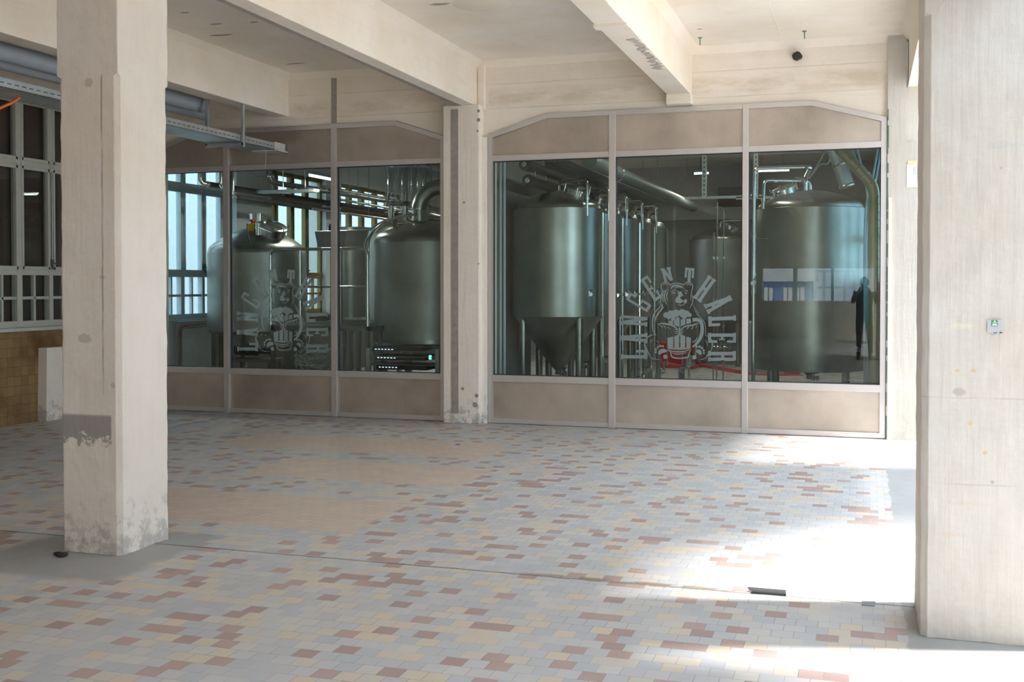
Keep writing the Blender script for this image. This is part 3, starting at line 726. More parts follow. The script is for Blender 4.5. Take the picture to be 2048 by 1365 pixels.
MB().prism([(-9.2, -23.8, 1.75), (-9.2, -28.2, 1.75), (-9.2, -26, 2.6)], (7.2, 0, 0)).build('roof', plain('pale_roof', (.50, .50, .52), .8), t)
for x in (-4.6, -3.9, -3.1, -2.6):
    w_ = MB().box(x - .18, x + .18, -24.0, -23.96, .9, 1.5).build('window', M['paper'], t); MB().box(x - .015, x + .015, -23.96, -23.94, .9, 1.5).build('sash_bar', M['steel_dark'], w_)
t = thing('yard_gate', 'pale framed gate across the rear yard, mirrored in the right shop window', 'gate', (-1.1, -22, -.05))
for x in (-1.9, -1.55, -.75, -.4): MB().box(x - .05, x + .05, -22, -21.9, -.05, 2.2).build('post', M['blue_paint'], t)
for z in (.9, 1.5, 2.15): MB().box(-1.9, -.4, -22, -21.94, z - .04, z + .04).build('rail', M['blue_paint'], t)
# ================================================================== BREWERY BEHIND THE GLASS
def dome(r, h, z0, edge=.10):
    pr = [(r, z0)]
    for k in range(1, 5): a = k / 4 * PI * .33; pr.append((r - edge * (1 - math.cos(a)), z0 + edge * math.sin(a)))
    r1, z1 = pr[-1]
    for k in range(1, 11):
        t_ = k / 10; pr.append((r1 * (1 - t_), z1 + (h - (z1 - z0)) * (1 - (1 - t_) ** 1.9)))
    return pr
def manway(t, c, ax, r=.19):
    ax = Vector(ax).normalized(); c = Vector(c)
    b = MB().lathe([(r, -.03), (r, .085), (r + .022, .085), (r + .022, .11), (r * .95, .13), (0, .155)], c, 28, ax); e1 = ax.orthogonal().normalized(); e2 = ax.cross(e1)
    for k in range(6):
        a = k * PI / 3; q = c + (e1 * math.cos(a) + e2 * math.sin(a)) * (r + .03); b.tube([q + ax * .05, q + ax * .15], .010, 8)
    return b.build('manway', M['chrome'], t)
def valve(t, c, d=(0, -1, 0), s=1.0, blue=True):
    c = Vector(c); d = Vector(d).normalized()
    v = MB().tube([c, c + d * .10 * s], .014 * s, 10).tube([c + d * .05 * s - Vector((0, 0, .025 * s)), c + d * .05 * s + Vector((0, 0, .045 * s))], .018 * s, 10).lathe([(.026 * s, 0), (.026 * s, .012 * s)], c + d * .10 * s, 12, d).build('sample_valve', M['chrome'], t)
    MB().tube([c + d * .05 * s + Vector((0, 0, .045 * s)), c + d * .09 * s + Vector((.03 * s, 0, .06 * s))], .007 * s, 8).build('valve_lever', plain('blue_lever', (.02, .06, .22), .5) if blue else M['red'], v)
def fermenter(x, y, r, zc, zb, ztip, hd, label, body, side=1, group=None, name='conical_fermenter'):
    t = thing(name, label, 'tank', (x, y, 0), group)
    MB().lathe([(r, zb), (r, zc)], (x, y, 0), caps=False).lathe([(r + .004, zb), (r + .004, zb + .022)], (x, y, 0)).lathe([(r, zc - .0), (r - .05, zc + .012)], (x, y, 0), caps=False).build('cylinder_wall', body, t)
    MB().lathe(dome(r - .05, hd, zc + .01), (x, y, 0)).build('domed_top', M['steel'], t)
    MB().lathe([(r - .012, zb + .004), (.09, ztip + .05), (.04, ztip), (.04, ztip - .05)], (x, y, 0)).build('cone', body, t)
    for a in (45, 135, 225, 315):
        a = math.radians(a); lx, ly = x + (r - .07) * math.cos(a), y + (r - .07) * math.sin(a)
        g = MB().tube([(lx, ly, .03), (lx, ly, zb + .01)], .045, 18).build('leg', M['steel'], t)
        MB().lathe([(.03, 0), (.06, .0), (.06, .012), (.03, .03)], (lx, ly, 0), 16).build('foot', M['steel_dark'], g)
    manway(t, (x + side * r * .42, y - .10, zc + hd * .70), (side * .32, -.22, 1), .15)
    # overflow pipe from the crown, over and down the right flank
    zt = zc + hd + .13; xr = x + side * r * .78; yr = y - r * .58
    MB().tube(bend([(x, y, zc + hd - .05), (x, y, zt), (xr, yr, zt - .01), (xr, yr, zc - .1)], .08), .021, 12).build('arch_pipe', M['chrome'], t)
    MB().lathe([(.045, 0), (.045, .03), (.028, .05)], (x, y, zc + hd - .03), 16).build('pipe_clamp', M['chrome'], t); MB().lathe([(.03, 0), (.03, .03)], (xr, yr, zc + .10), 12).build('pipe_clamp', M['chrome'], t)
    MB().tube([(x + r + .018, y - .1, zc - .05), (x + r + .018, y - .1, .25)], .013, 8).build('drain_pipe', M['chrome'], t)
    valve(t, (x + r * .80, y - r * .60, zb + .28), (.6, -.8, 0), .9); valve(t, (x, y, ztip - .03), (.8, -.5, 0), 1.2)
    return t
FL = ['first and nearest conical tank of the row beside the partition wall', 'second conical tank of the receding row', 'third conical tank in the middle of the receding row', 'fourth conical tank of the receding row', 'fifth and farthest conical tank of the receding row']
ft = fermenter(-3.742, 13.65, .588, 2.56, 1.205, .50, .235, FL[0], M['steel'], group='row of conical tanks')
for k in range(1, 5):
    c = copy_tree(ft); c.location = (-3.742, 13.65 + 1.19 * k, 0); c['label'] = FL[k]
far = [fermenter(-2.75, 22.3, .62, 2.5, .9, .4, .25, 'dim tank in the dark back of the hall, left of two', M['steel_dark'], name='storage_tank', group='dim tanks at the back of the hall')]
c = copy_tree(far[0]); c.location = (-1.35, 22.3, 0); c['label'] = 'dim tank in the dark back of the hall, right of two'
# bright tank on the right
t = fermenter(-.685, 15.0, .722, 2.585, .50, .41, .25, 'wide upright tank near the right end of the shop window', M['steel'], side=-1, name='storage_tank')
xx, yy = yz(1507, 14.15), 14.15
MB().tube(bend([(-.74, 14.9, 2.78), (-.74, 14.9, 3.0), (-.74 + .1, 14.2, 3.07), (xx, yy, 3.07), (xx, yy, .3)], .09), .026, 14).build('riser_pipe', M['chrome'], t)
g = MB()
for z in (2.72, 2.2, 1.72, 1.62, 1.5): g.lathe([(.036, 0), (.036, .03)], (xx, yy, z), 14)
g.tube([(xx, yy, 2.18), (xx + .18, yy, 2.18)], .009, 8).build('riser_clamp', M['chrome'], t)
valve(t, (xx, yy, 1.62), (0, -1, 0), 1.0)

# left kettle
def kettle(x, y, r, zc, zb, hd, label, leg_top=True):
    t = thing('brewing_kettle', label, 'kettle', (x, y, 0), None)
    MB().lathe([(r, zb + .03), (r, zc)], (x, y, 0), caps=False).lathe([(0, zb), (r - .03, zb), (r, zb + .03)], (x, y, 0), caps=False).build('cladding', M['steel_matte'], t)
    MB().lathe(dome(r - .004, hd, zc, .16), (x, y, 0)).build('domed_lid', M['steel'], t)
    for a in (40, 140, 220, 320):
        a = math.radians(a); lx, ly = x + (r - .10) * math.cos(a), y + (r - .10) * math.sin(a)
        g = MB().box(lx - .035, lx + .035, ly - .035, ly + .035, .012, zb + .03).build('leg', M['steel'], t); MB().box(lx - .06, lx + .06, ly - .06, ly + .06, 0, .012).build('foot_plate', M['steel_dark'], g)
    return t
k1 = kettle(-8.34, 14.0, .70, 2.05, .92, .38, 'left brewing kettle with a short chimney, beside the bright windows')
x, y = yz(517, 13.9), 13.9
MB().lathe([(.118, 2.28), (.118, 2.60), (.126, 2.60), (.126, 2.615)], (x, y, 0), 28).build('chimney_stub', M['chrome'], k1)
MB().box(x - .055, x + .045, y - .19, y - .13, 2.36, 2.47).build('emergency_box', M['yellow'], k1)
MB().lathe([(.016, 0), (.016, .03), (.036, .035), (.036, .055), (.02, .06)], (x - .01, y - .16, 2.47), 16).build('emergency_button', M['red'], k1)
manway(k1, (-8.34 + .33, 13.82, 2.33), (.35, -.25, 1), .20)
MB().tube([(-8.02, 13.7, 2.44), (-7.72, 13.62, 2.38)], .018, 10).tube([(-8.12, 13.62, 2.42), (-7.80, 13.50, 2.32)], .012, 8).tube([(-8.1, 13.62, 2.30), (-8.1, 13.62, 2.47)], .03, 12).build('lid_hinge', M['chrome'], k1)
MB().tube(bend([(-8.60, 13.55, 2.30), (-8.60, 13.55, 2.62)], .01), .012, 8).build('sensor_rod', M['chrome'], k1)
MB().tube(smooth_path([(-8.2, 13.5, 2.45), (-8.1, 13.36, 2.28), (-8.03, 13.33, 2.12)], 6), .010, 8).build('cable_loop', M['rubber'], k1)
MB().lathe([(.0, 0), (.035, 0), (.035, .02), (0, .02)], (-8.34 + .18, 13.42, 2.165), 14, (.2, -1, .5)).build('sight_port', M['steel_dark'], k1)

# right kettle with its vapour bend
k2 = kettle(-5.64, 14.0, .78, 2.165, .80, .31, 'large brewing kettle with a thick curved vapour pipe, beside the middle pier')
xv, yv = yz(840, 13.9), 13.9; rv = .112
pathv = [(xv, yv, 2.36), (xv, yv, 2.62)] + [tuple(v) for v in arc((xv + .30, yv, 2.62), .30, PI, PI / 2, 12, (1, 0, 0), (0, 0, 1))] + [(xv + .75, yv + .02, 2.92)]
MB().tube(pathv, rv, 28).build('vapour_bend', M['steel_light'], k2)
MB().lathe([(rv + .012, 0), (rv + .012, .02)], (xv, yv, 2.62), 28).build('bend_seam', M['chrome'], k2)
pa = [(-5.64 - .785 * math.cos(a), 14.0 - .785 * math.sin(a) * .9, 2.12 + .34 * math.sin(k / 10 * 1.5)) for k, a in enumerate([.75 + i * .03 for i in range(3)])]
MB().tube(smooth_path([(-6.36, 13.55, 1.95), (-6.37, 13.55, 2.12), (-6.30, 13.5, 2.28), (-6.1, 13.45, 2.42), (-5.85, 13.4, 2.50), (-5.6, 13.4, 2.53)], 8), .016, 10).tube(smooth_path([(-6.33, 13.5, .99), (-6.36, 13.5, 1.5), (-6.36, 13.5, 1.98), (-6.40, 13.5, 2.14), (-6.26, 13.46, 2.32), (-6.05, 13.4, 2.44)], 8), .014, 10).build('wash_pipe', M['chrome'], k2)
MB().box(-6.0, -5.95, 13.52, 13.56, 2.36, 2.46).build('lifting_lug', M['steel_dark'], k2)
MB().lathe([(.785, 0), (.785, .05)], (-5.64, 14.0, .83), caps=False).build('lower_band', M['steel'], k2)
k3 = kettle(-6.74, 16.2, .80, 2.40, 1.0, .36, 'dim kettle standing behind the large kettle')
# slim vessel between the kettles
t = thing('slim_vessel', 'slim upright steel vessel between the two kettles', 'vessel', (-8.46, 17.3, 0))
MB().lathe([(.36, 1.05), (.36, 2.15), (.40, 2.15), (.40, 2.58), (.38, 2.59), (0, 2.60)], (-8.46, 17.3, 0)).lathe([(0, 1.0), (.3, 1.0), (.36, 1.05)], (-8.46, 17.3, 0)).build('vessel_wall', M['steel'], t)
for dx, dy in ((-.25, -.2), (.25, -.2), (0, .28)): MB().tube([(-8.46 + dx, 17.3 + dy, 0), (-8.46 + dx, 17.3 + dy, 1.05)], .03, 12).build('leg', M['steel'], t)
# platform with railing
t = thing('service_platform', 'steel service platform with grating and railing between the kettles', 'platform', (-7.0, 13.9, 0))
YP = 12.82
px0, px1, py0, py1, pz = yz(543, YP), yz(741, YP), YP - .02, 13.24, at(640, 652, 'y', YP).z
bx0, bx1, by1 = -7.56, -6.48, 15.2
MB().box(px0, px1, py0, py0 + .05, pz - .06, pz).box(px0, px1, py1 - .05, py1, pz - .06, pz).box(px0, px0 + .05, py0, py1, pz - .06, pz).box(px1 - .05, px1, py0, py1, pz - .06, pz).box(bx0, bx0 + .05, py1, by1, pz - .06, pz).box(bx1 - .05, bx1, py1, by1, pz - .06, pz).box(bx0, bx1, by1 - .05, by1, pz - .06, pz).build('deck_frame', M['steel_dark'], t)
g = MB(); x = px0 + .06
while x < px1 - .05: g.box(x, x + .005, py0 + .05, (by1 if bx0 + .05 < x < bx1 - .05 else py1) - .05, pz - .028, pz - .002); x += .035
y = py0 + .08
while y < by1 - .06: g.box((px0 if y < py1 else bx0) + .05, (px1 if y < py1 else bx1) - .05, y, y + .004, pz - .012, pz - .001); y += .035
g.build('grating', M['steel'], t)
for px in (545, 582, 700, 716, 734):
    x = yz(px, YP)
    for yy in ((py0 + .03, py1 - .03) if px in (545, 734) else (py0 + .03,)): MB().box(x - .022, x + .022, yy - .022, yy + .022, 0, pz - .06).build('leg', M['steel_dark'], t)
for x in (bx0 + .03, bx1 - .03): MB().box(x - .022, x + .022, by1 - .05, by1 - .006, 0, pz - .06).build('leg', M['steel_dark'], t)
rz1, rz2 = at(600, 499, 'y', YP).z, at(600, 574, 'y', YP).z
xa, xb = yz(541, YP), yz(735, YP)
MB().tube(bend([(xa, YP, pz), (xa, YP, rz1), (xb, YP, rz1), (xb, YP, pz)], .09), .021, 12).build('handrail', M['chrome'], t)
MB().tube([(xa, YP, rz2), (xb, YP, rz2)], .015, 10).build('mid_rail', M['chrome'], t)
for px in (600, 663): x = yz(px, YP); MB().tube([(x, YP, pz), (x, YP, rz1)], .019, 12).build('post', M['chrome'], t)
# control console
t = thing('control_console', 'tapered steel control box with a black lamp on top, above the railing', 'console', (yz(660, 13.9), 13.9, 0))
x0, x1 = yz(629, 13.8), yz(692, 13.8); za, zb = at(650, 495, 'y', 13.8).z, at(650, 462, 'y', 13.8).z
P = [(x0 + .05, za), (x1 - .02, za), (x1 + .02, zb), (x0, zb)]
MB().prism([(x, 13.8, z) for x, z in P], (.12, .42, .03)).build('cabinet', M['steel_matte'], t, bevel=.006)
c = at(663, 455, 'y', 13.9); MB().lathe([(.03, -.05), (.042, -.04), (.042, .02), (.03, .045), (0, .05)], c, 18).build('beacon', M['black'], t)
MB().tube([((x0 + x1) / 2 + .06, 14.0, pz), ((x0 + x1) / 2 + .06, 14.0, za)], .03, 12).build('support_post', M['steel'], t)

# sight glasses over the right kettle
for k, (px, Y, dx) in enumerate(((783, 13.75, .0), (811, 13.75, 0), (829, 14.1, 0), (852, 14.1, 0))):
    x = yz(px, Y); z1, z0 = at(px, 333, 'y', Y).z, at(px, 405, 'y', Y).z
    t = thing('sight_glass', ['leftmost glass sight tube hanging over the large kettle', 'second glass sight tube from the left over the large kettle', 'third glass sight tube from the left over the large kettle', 'rightmost glass sight tube behind the vapour bend'][k], 'sight glass', (x, Y, z0), 'glass tubes over the large kettle')
    r = .050
    MB().lathe([(r, z0), (r, z1)], (x, Y, 0), 20, caps=False).build('glass_tube', M['glass_tube'], t)
    for s in (-1, 1):
        for yy in (-1, 1): MB().tube([(x + s * .068, Y + yy * .03, z0 - .04), (x + s * .068, Y + yy * .03, z1 + .04)], .007, 6).build('tie_rod', M['chrome'], t)
    for zz in (z0 - .05, z0 - .015, z1): MB().lathe([(r * .6, -.005), (r + .030, -.006), (r + .040, .008), (r + .030, .024), (r * .6, .02)], (x, Y, zz), 20).build('clamp_ring', M['chrome'], t)
    for zz in (z0 - .10, z0 - .14): MB().lathe([(r * .6, -.004), (r + .014, 0), (r + .014, .012), (r * .6, .016)], (x, Y, zz), 20).tube([(x - r - .05, Y, zz + .006), (x - r, Y, zz + .006)], .008, 6).build('pipe_clamp', M['chrome'], t)
    MB().tube(bend([(x, Y, z0 - .03), (x, Y, z0 - .27 + .05 * (k > 1)), (x + .30, Y + .02, z0 - .30 + .05 * (k > 1))], .15, 8), r * .80, 16).build('elbow', M['chrome'], t)
    MB().tube([(x, Y, z1 + .01), (x, Y, 3.95)], r * .7, 14).build('feed_pipe', M['steel'], t)

# overhead pipes on the left
def pipe(name, pts, r, m, label, br=.08, cat='pipe', group=None, mat2=None):
    t = thing(name, label, cat, pts[0], group); MB().tube(bend(pts, br), r, 14).build('pipe_run', m, t); return t
X1 = -8.80
t = pipe('insulated_pipe', [(X1, 13.45, 3.02), (X1, 21.5, 3.02)], .038, M['black'], 'upper black insulated pipe running back past the bright windows', group='black insulated pipes')
MB().tube(bend([(X1, 13.46, 3.02), (X1 - .02, 13.30, 3.02), (X1 - .04, 13.24, ZC)], .12), .028, 14).lathe([(.04, 0), (.04, .03)], (X1, 13.43, 3.02), 14, (0, 1, 0)).build('steel_bend', M['chrome'], t)
t = pipe('insulated_pipe', [(-8.70, 13.75, 2.985), (-8.70, 21.5, 2.985)], .034, M['black'], 'middle black insulated pipe running back past the bright windows', group='black insulated pipes')
MB().tube(bend([(-8.70, 13.76, 2.985), (-8.70, 13.62, 3.0), (-8.70, 13.62, ZC)], .1), .026, 14).build('steel_bend', M['chrome'], t)
t = pipe('insulated_pipe', [(-8.58, 13.85, 2.86), (-8.58, 17.2, 2.86)], .032, M['black'], 'lower black insulated pipe running back past the bright windows', group='black insulated pipes')
MB().tube(bend([(-8.58, 13.86, 2.86), (-8.58, 13.74, 2.86), (-8.58, 13.74, 3.2), (-8.58, 13.9, ZC)], .08), .026, 14).build('steel_bend', M['chrome'], t)
for k, (z, x_, r) in enumerate(((3.16, -8.2, .026), (3.10, -8.05, .020), (2.95, -7.9, .020), (2.80, -8.3, .016), (2.72, -7.7, .018))):
    tag(MB().tube([(x_, 15.6, z), (x_, 24.0, z - .02)], r, 10).tube([(x_, 16.4, z), (x_, 16.4, ZC)], .005, 6).tube([(x_, 20, z), (x_, 20, ZC)], .005, 6).build('overhead_pipe', M['steel']), ['uppermost thin steel pipe before the olive windows', 'second thin steel pipe from the top before the olive windows', 'third thin steel pipe from the top before the olive windows', 'fourth thin steel pipe from the top before the olive windows', 'lowest thin steel pipe before the olive windows'][k], 'pipe', 'thin pipes before the olive windows')
x = yz(540, 15.4); t = thing('vent_pipe', 'vertical clamped vent pipe bending away under the hall ceiling', 'pipe', (x, 15.4, 3.1))
MB().tube(bend([(x, 15.4, 4.1), (x, 15.4, 3.22), (x + .3, 15.9, 3.18), (x + .45, 22, 3.18)], .12), .045, 16).build('pipe_run', M['steel'], t)
MB().lathe([(.06, 0), (.065, .02), (.06, .04)], (x, 15.4, 3.30), 18).tube([(x, 15.4, 3.32), (x - .22, 15.4, 3.32)], .010, 8).build('pipe_clamp', M['chrome'], t)
# hanging tray
xa, xb = yz(515, 14.6), yz(632, 14.6); z = at(570, 386, 'y', 14.6).z
t = thing('hanging_tray', 'pale blue steel tray hung on thin rods above the left kettle', 'tray', ((xa + xb) / 2, 14.6, z))
MB().box(xa, xb, 14.55, 14.72, z, z + .045).build('tray_body', M['galv'], t, bevel=.004)
for px in (565, 609): MB().tube([(yz(px, 14.6), 14.63, z - .03), (yz(px, 14.6), 14.63, 4.17)], .006, 8).lathe([(.016, -.03), (.016, -.015)], (yz(px, 14.6), 14.63, z), 10).build('threaded_rod', M['chrome'], t)

# fluorescent lamps
def tube_lamp(p, q, label, power, drop=.3):
    p = Vector(p); q = Vector(q); t = thing('fluorescent_lamp', label, 'lamp', (p + q) / 2, 'fluorescent lamps of the brewery'); d = (q - p).normalized(); s = d.cross(Vector((0, 0, 1)))
    u = Vector((0, 0, 1))
    MB().prism([p - s * .05 + u * .01, p + s * .05 + u * .01, p + s * .03 + u * .06, p - s * .03 + u * .06], q - p).build('housing', M['galv'], t)
    MB().tube([p, q], .018, 10).build('lit_tube', M['tube'], t)
    for e in (p + d * .1, q - d * .1): MB().tube([e + u * .06, Vector((e.x, e.y, ZC))], .004, 6).build('suspension_wire', M['steel_dark'], t)
    L = bpy.data.lights.new('tube_light', 'AREA'); L.shape = 'RECTANGLE'; L.size = (q - p).length; L.size_y = .06; L.energy = power; L.color = (1, .95, .80)
    o = bpy.data.objects.new('tube_light', L); COL.objects.link(o); o.location = (p + q) / 2 - u * .03; o.rotation_euler = (0, 0, math.atan2(d.y, d.x))
tube_lamp((-7.5, 14.02, 3.16), (-7.5, 14.86, 3.16), 'bright tube lamp above the control box in the left hall', 34)
tube_lamp((-7.2, 18.2, 3.3), (-7.2, 19.7, 3.3), 'tube lamp deep in the left hall', 40)
tube_lamp((yz(1512, 19.5), 19.5, 3.58), (yz(1577, 19.5), 19.5, 3.58), 'bright tube lamp above the wide tank in the right hall', 20)
tube_lamp((yz(1388, 19.5), 19.5, 3.57), (yz(1416, 19.5), 19.5, 3.57), 'tube lamp half hidden by a strut in the right hall', 14)
tube_lamp((-1.9, 13.6, 3.95), (-1.9, 15.0, 3.95), 'tube lamp close under the ceiling of the right hall', 16)

# left parapet: ladder tray with cables
t = thing('cable_ladder', 'angled cable ladder with orange cables under the bright windows', 'cable tray', (XL + .06, 13.3, .6))
ya, yb2, zz = at(353, 690, 'x', XL + .06).y, 13.95, at(380, 643, 'x', XL + .06).z
g = MB()
for o_ in (0, .10): g.tube(bend([(XL + .06, ya + o_, .05), (XL + .06, ya + o_, zz - o_), (XL + .06, yb2, zz - o_)], .05), .008, 8)
for k in range(12): g.tube([(XL + .06, ya, .1 + k * .075), (XL + .06, ya + .10, .1 + k * .075)], .006, 6)
for k in range(7): g.tube([(XL + .06, ya + .14 + k * .09, zz), (XL + .06, ya + .14 + k * .09, zz - .10)], .006, 6)
g.build('ladder', M['galv'], t)
for k, (m_, o_) in enumerate(((plain('red_brown_cable', (.45, .10, .03), .5), .03), (M['rubber'], .05), (M['rubber'], .07), (M['white_cable'], .06))):
    MB().tube(bend([(XL + .085 + .012 * k, ya + o_, .05), (XL + .085 + .012 * k, ya + o_, zz - o_ - .02), (XL + .085 + .012 * k, yb2, zz - o_ - .01)], .10), .007, 8).build('cable', m_, t)

# rack under the right kettle
t = thing('equipment_rack', 'open dark rack with small lights under the large kettle', 'rack', (-5.4, 12.9, 0))
x0, x1, y0, y1, zt = yz(747, 12.9), yz(884, 12.9), 12.75, 13.25, .80
for x in (x0, x1):
    for y in (y0, y1): MB().box(x - .025, x + .025, y - .025, y + .025, 0, zt).build('upright', M['galv'], t)
for z in (.60, .70, zt - .03): MB().box(x0, x1, y0, y1, z - .012, z).build('shelf', M['steel_dark'], t)
for k, (px, py) in enumerate(((770, 699), (775, 716), (778, 735))):
    p = at(px, py, 'y', y0 + .03); b = MB().box(p.x - .18, p.x + .5, y0 + .04, y0 + .40, p.z - .03, p.z + .03).build('device', M['black'], t)
    g = MB()
    for j in range(6): g.box(p.x - .14 + j * .045, p.x - .12 + j * .045, y0 + .030, y0 + .040, p.z - .006, p.z + .004)
    g.build('status_light', M['led_white'], b)
p = at(861, 716, 'y', y0 + .02); MB().box(p.x - .012, p.x + .012, y0 + .0, y0 + .02, p.z - .02, p.z + .03).build('green_light', M['led_green'], t)
# dark motor under the left kettle
c = at(505, 690, 'y', 13.2)
t = thing('mixer_motor', 'black motor and gearbox on a low bench under the left kettle', 'motor', (c.x, 13.2, 0))
MB().tube([(c.x - .25, 13.2, .72), (c.x + .05, 13.2, .72)], .075, 20).lathe([(.05, 0), (.085, .01), (.085, .03), (.05, .04)], (c.x + .05, 13.2, .72), 20, (1, 0, 0)).tube([(c.x + .08, 13.2, .72), (c.x + .32, 13.2, .70)], .05, 16).build('motor_housing', M['black'], t)
g = MB()
for k in range(6): g.lathe([(.076, 0), (.084, 0), (.084, .008), (.076, .008)], (c.x - .22 + k * .04, 13.2, .72), 20, (1, 0, 0))
g.build('cooling_fin', M['steel_dark'], t)
MB().box(c.x - .3, c.x + .36, 13.05, 13.4, .56, .60).build('bench_top', M['steel_dark'], t)
for x in (c.x - .27, c.x + .33):
    for y in (13.08, 13.37): MB().box(x - .02, x + .02, y - .02, y + .02, 0, .56).build('leg', M['steel_dark'], t)
# white cable bundle
random.seed(5); g = MB()
a0 = at(590, 705, 'y', 13.0); b0 = at(662, 700, 'y', 13.0)
for k in range(26):
    s = Vector((a0.x + random.uniform(-.05, .1), 13.0 + random.uniform(-.05, .1), .62 + random.uniform(-.05, .05)))
    e_ = Vector((b0.x + random.uniform(-.1, .15), 13.0 + random.uniform(-.1, .1), random.choice((.5, .62, .8)) + random.uniform(-.08, .08)))
    mid = (s + e_) / 2 + Vector((random.uniform(-.1, .1), random.uniform(-.05, .05), -random.uniform(.05, .14) + (.25 if k % 6 == 0 else 0)))
    g.tube(smooth_path([s + Vector((random.uniform(-.06, .02), 0, random.uniform(-.25, -.05) if k % 2 else .05)), s, mid, e_], 6), .0038, 5)
o = g.build('cable_bundle', M['white_cable']); tag(o, 'tangled bundle of thin white cables behind the left bear emblem', 'cables'); o['kind'] = 'stuff'
t = thing('junction_box', 'grey metal box on the floor under the platform', 'box', (at(628, 720, 'y', 13.1).x - .05, 13.15, 0)); cx = t.location.x
MB().box(cx - .45, cx + .10, 13.2, 13.32, .0, .52).build('cabinet', M['steel_dark'], t, bevel=.006); MB().box(cx - .43, cx - .19, 13.19, 13.2, .04, .48).box(cx - .17, cx + .08, 13.19, 13.2, .04, .48).build('door', M['steel_dark'], t)

# right hall: black insulated pipes
for k, (px, py, ye, lb) in enumerate(((1049, 329, 17.2, 'upper of the two thick black insulated pipes over the first conical tank'), (1056, 361, 14.9, 'lower of the two thick black insulated pipes over the first conical tank'))):
    p = at(px, py, 'y', 12.9); t = thing('insulated_pipe', lb, 'pipe', p, 'thick black pipes over the conical tanks')
    MB().tube([p, (p.x + .02, ye, p.z)], .064, 22).lathe([(.074, .0), (.074, .18), (.066, .18)], p, 22, (0, 1, 0)).build('foam_sleeve', M['black'], t)
    MB().lathe([(0, -.03), (.032, -.03), (.032, .01)], p, 18, (0, 1, 0)).tube([(p.x + .012, p.y - .045, p.z), (p.x + .012, p.y - .03, p.z)], .012, 8).build('steel_end', M['chrome'], t)
    g = MB()
    for yy in (13.2, 13.7, 14.3): g.tube([(p.x, yy, p.z + .06), (p.x, yy, p.z + .14)], .008, 8)
    g.build('hanger', M['chrome'], t)
p = at(1090, 334, 'y', 12.9); t = thing('cable_tray', 'dark perforated tray beside the thick black pipes in the right hall', 'cable tray', p)
g = MB(); y = 12.92
while y < 17:
    for q_ in (.05, .14, .22): g.box(p.x + q_, p.x + q_ + .05, y, y + .015, p.z + .058, p.z + .0595)
    y += .045
MB().box(p.x, p.x + .30, 12.9, 20, p.z + .06, p.z + .066).box(p.x, p.x + .004, 12.9, 20, p.z + .0, p.z + .066).build('tray_channel', M['steel_dark'], t, extra=[(g, M['galv'])])
for y in (13.4, 16.0, 19.0): MB().tube([(p.x + .02, y, p.z + .06), (p.x + .02, y, ZC)], .006, 6).build('hanger', M['steel_dark'], t)
def corr_tube(path, r, step=.03, depth=.006, seg=24):
    P = [Vector(p) for p in path]; L = [0]
    for a_, b_ in zip(P[:-1], P[1:]): L.append(L[-1] + (b_ - a_).length)
    n_ = int(L[-1] / step * 2); pts = []; rad = []; j = 0
    for i in range(n_ + 1):
        s = L[-1] * i / n_
        while j < len(L) - 2 and L[j + 1] < s: j += 1
        pts.append(P[j].lerp(P[j + 1], (s - L[j]) / max(1e-6, L[j + 1] - L[j]))); rad.append(r + (depth if i % 2 else 0))
    return MB().tube(pts, r, seg, True, rad)
p = at(1180, 322, 'y', 13.0); q = Vector((p.x + .06, 21.0, p.z - .02)); p = Vector((p.x, 13.0, p.z))
t = thing('spiral_duct', 'long grey spiral duct running back over the conical tanks', 'duct', p)
corr_tube([p, q], .088, .05, .006).build('duct_wall', M['duct_grey'], t)
g = MB()
for y in (14.5, 17.5, 20.5): g.lathe([(.094, 0), (.10, .01), (.094, .02)], (p.x + .01, y, p.z - .01), 24, (0, 1, 0)).tube([(p.x + .01, y, p.z + .12), (p.x + .01, y, ZC)], .006, 6)
g.build('hanger_ring', M['chrome'], t)
for k, px in enumerate((1001, 1009)):
    x = yz(px, 12.75); tag(MB().tube([(x, 12.75, 0), (x, 12.75, ZC)], .016, 10).build('wall_conduit', M['pale_hall']), ['pale vertical conduit at the left edge of the right shop window', 'second pale vertical conduit just inside the right shop window'][k], 'conduit', 'pale conduits behind the right window')
# hanging flexible duct
p0 = Vector((yz(1655, 15.9), 15.9, 3.75)); p1 = Vector((yz(1693, 15.9), 15.9, at(1693, 372, 'y', 15.9).z))
t = thing('flexible_duct', 'pale corrugated flexible duct hanging from the hall ceiling', 'duct', p1)
corr_tube([p0 + (p0 - p1) * .5, p0, p1], .098, .028, .005).build('duct_hose', M['galv'], t)
MB().lathe([(.104, -.02), (.112, 0), (.104, .02)], p0.lerp(p1, .62), 24, (p1 - p0)).lathe([(.104, -.02), (.112, 0), (.104, .02)], p1, 24, (p1 - p0)).build('collar', M['steel'], t)
# rigid elbowed duct
Y = 13.45; e0 = at(1672, 290, 'y', Y); e1 = at(1748, 372, 'y', Y); xd = yz(1750, Y)
t = thing('elbow_duct', 'olive tinted segmented duct bending down along the right frame edge', 'duct', (xd, Y, 0))
pth = bend([e0 + (e0 - e1) * .4, (e1.x, Y, e1.z), (xd, Y, .02)], .12, 5); dm = MB().tube(pth, .064, 20); dm.build('duct_wall', M['yellow_duct'], t)
g = MB(); dd = (e1 - e0)
for f_ in (.05, .22, .40, .58, .76, .93): g.lathe([(.0655, -.006), (.0685, 0), (.0655, .006)], e0.lerp(e1, f_), 20, dd)
for z in [2.62 - .09 * k for k in range(24)]: g.lathe([(.0645, -.004), (.0662, 0), (.0645, .004)], (xd, Y, z), 20)
g.build('seam_ring', M['yellow_duct'], t)
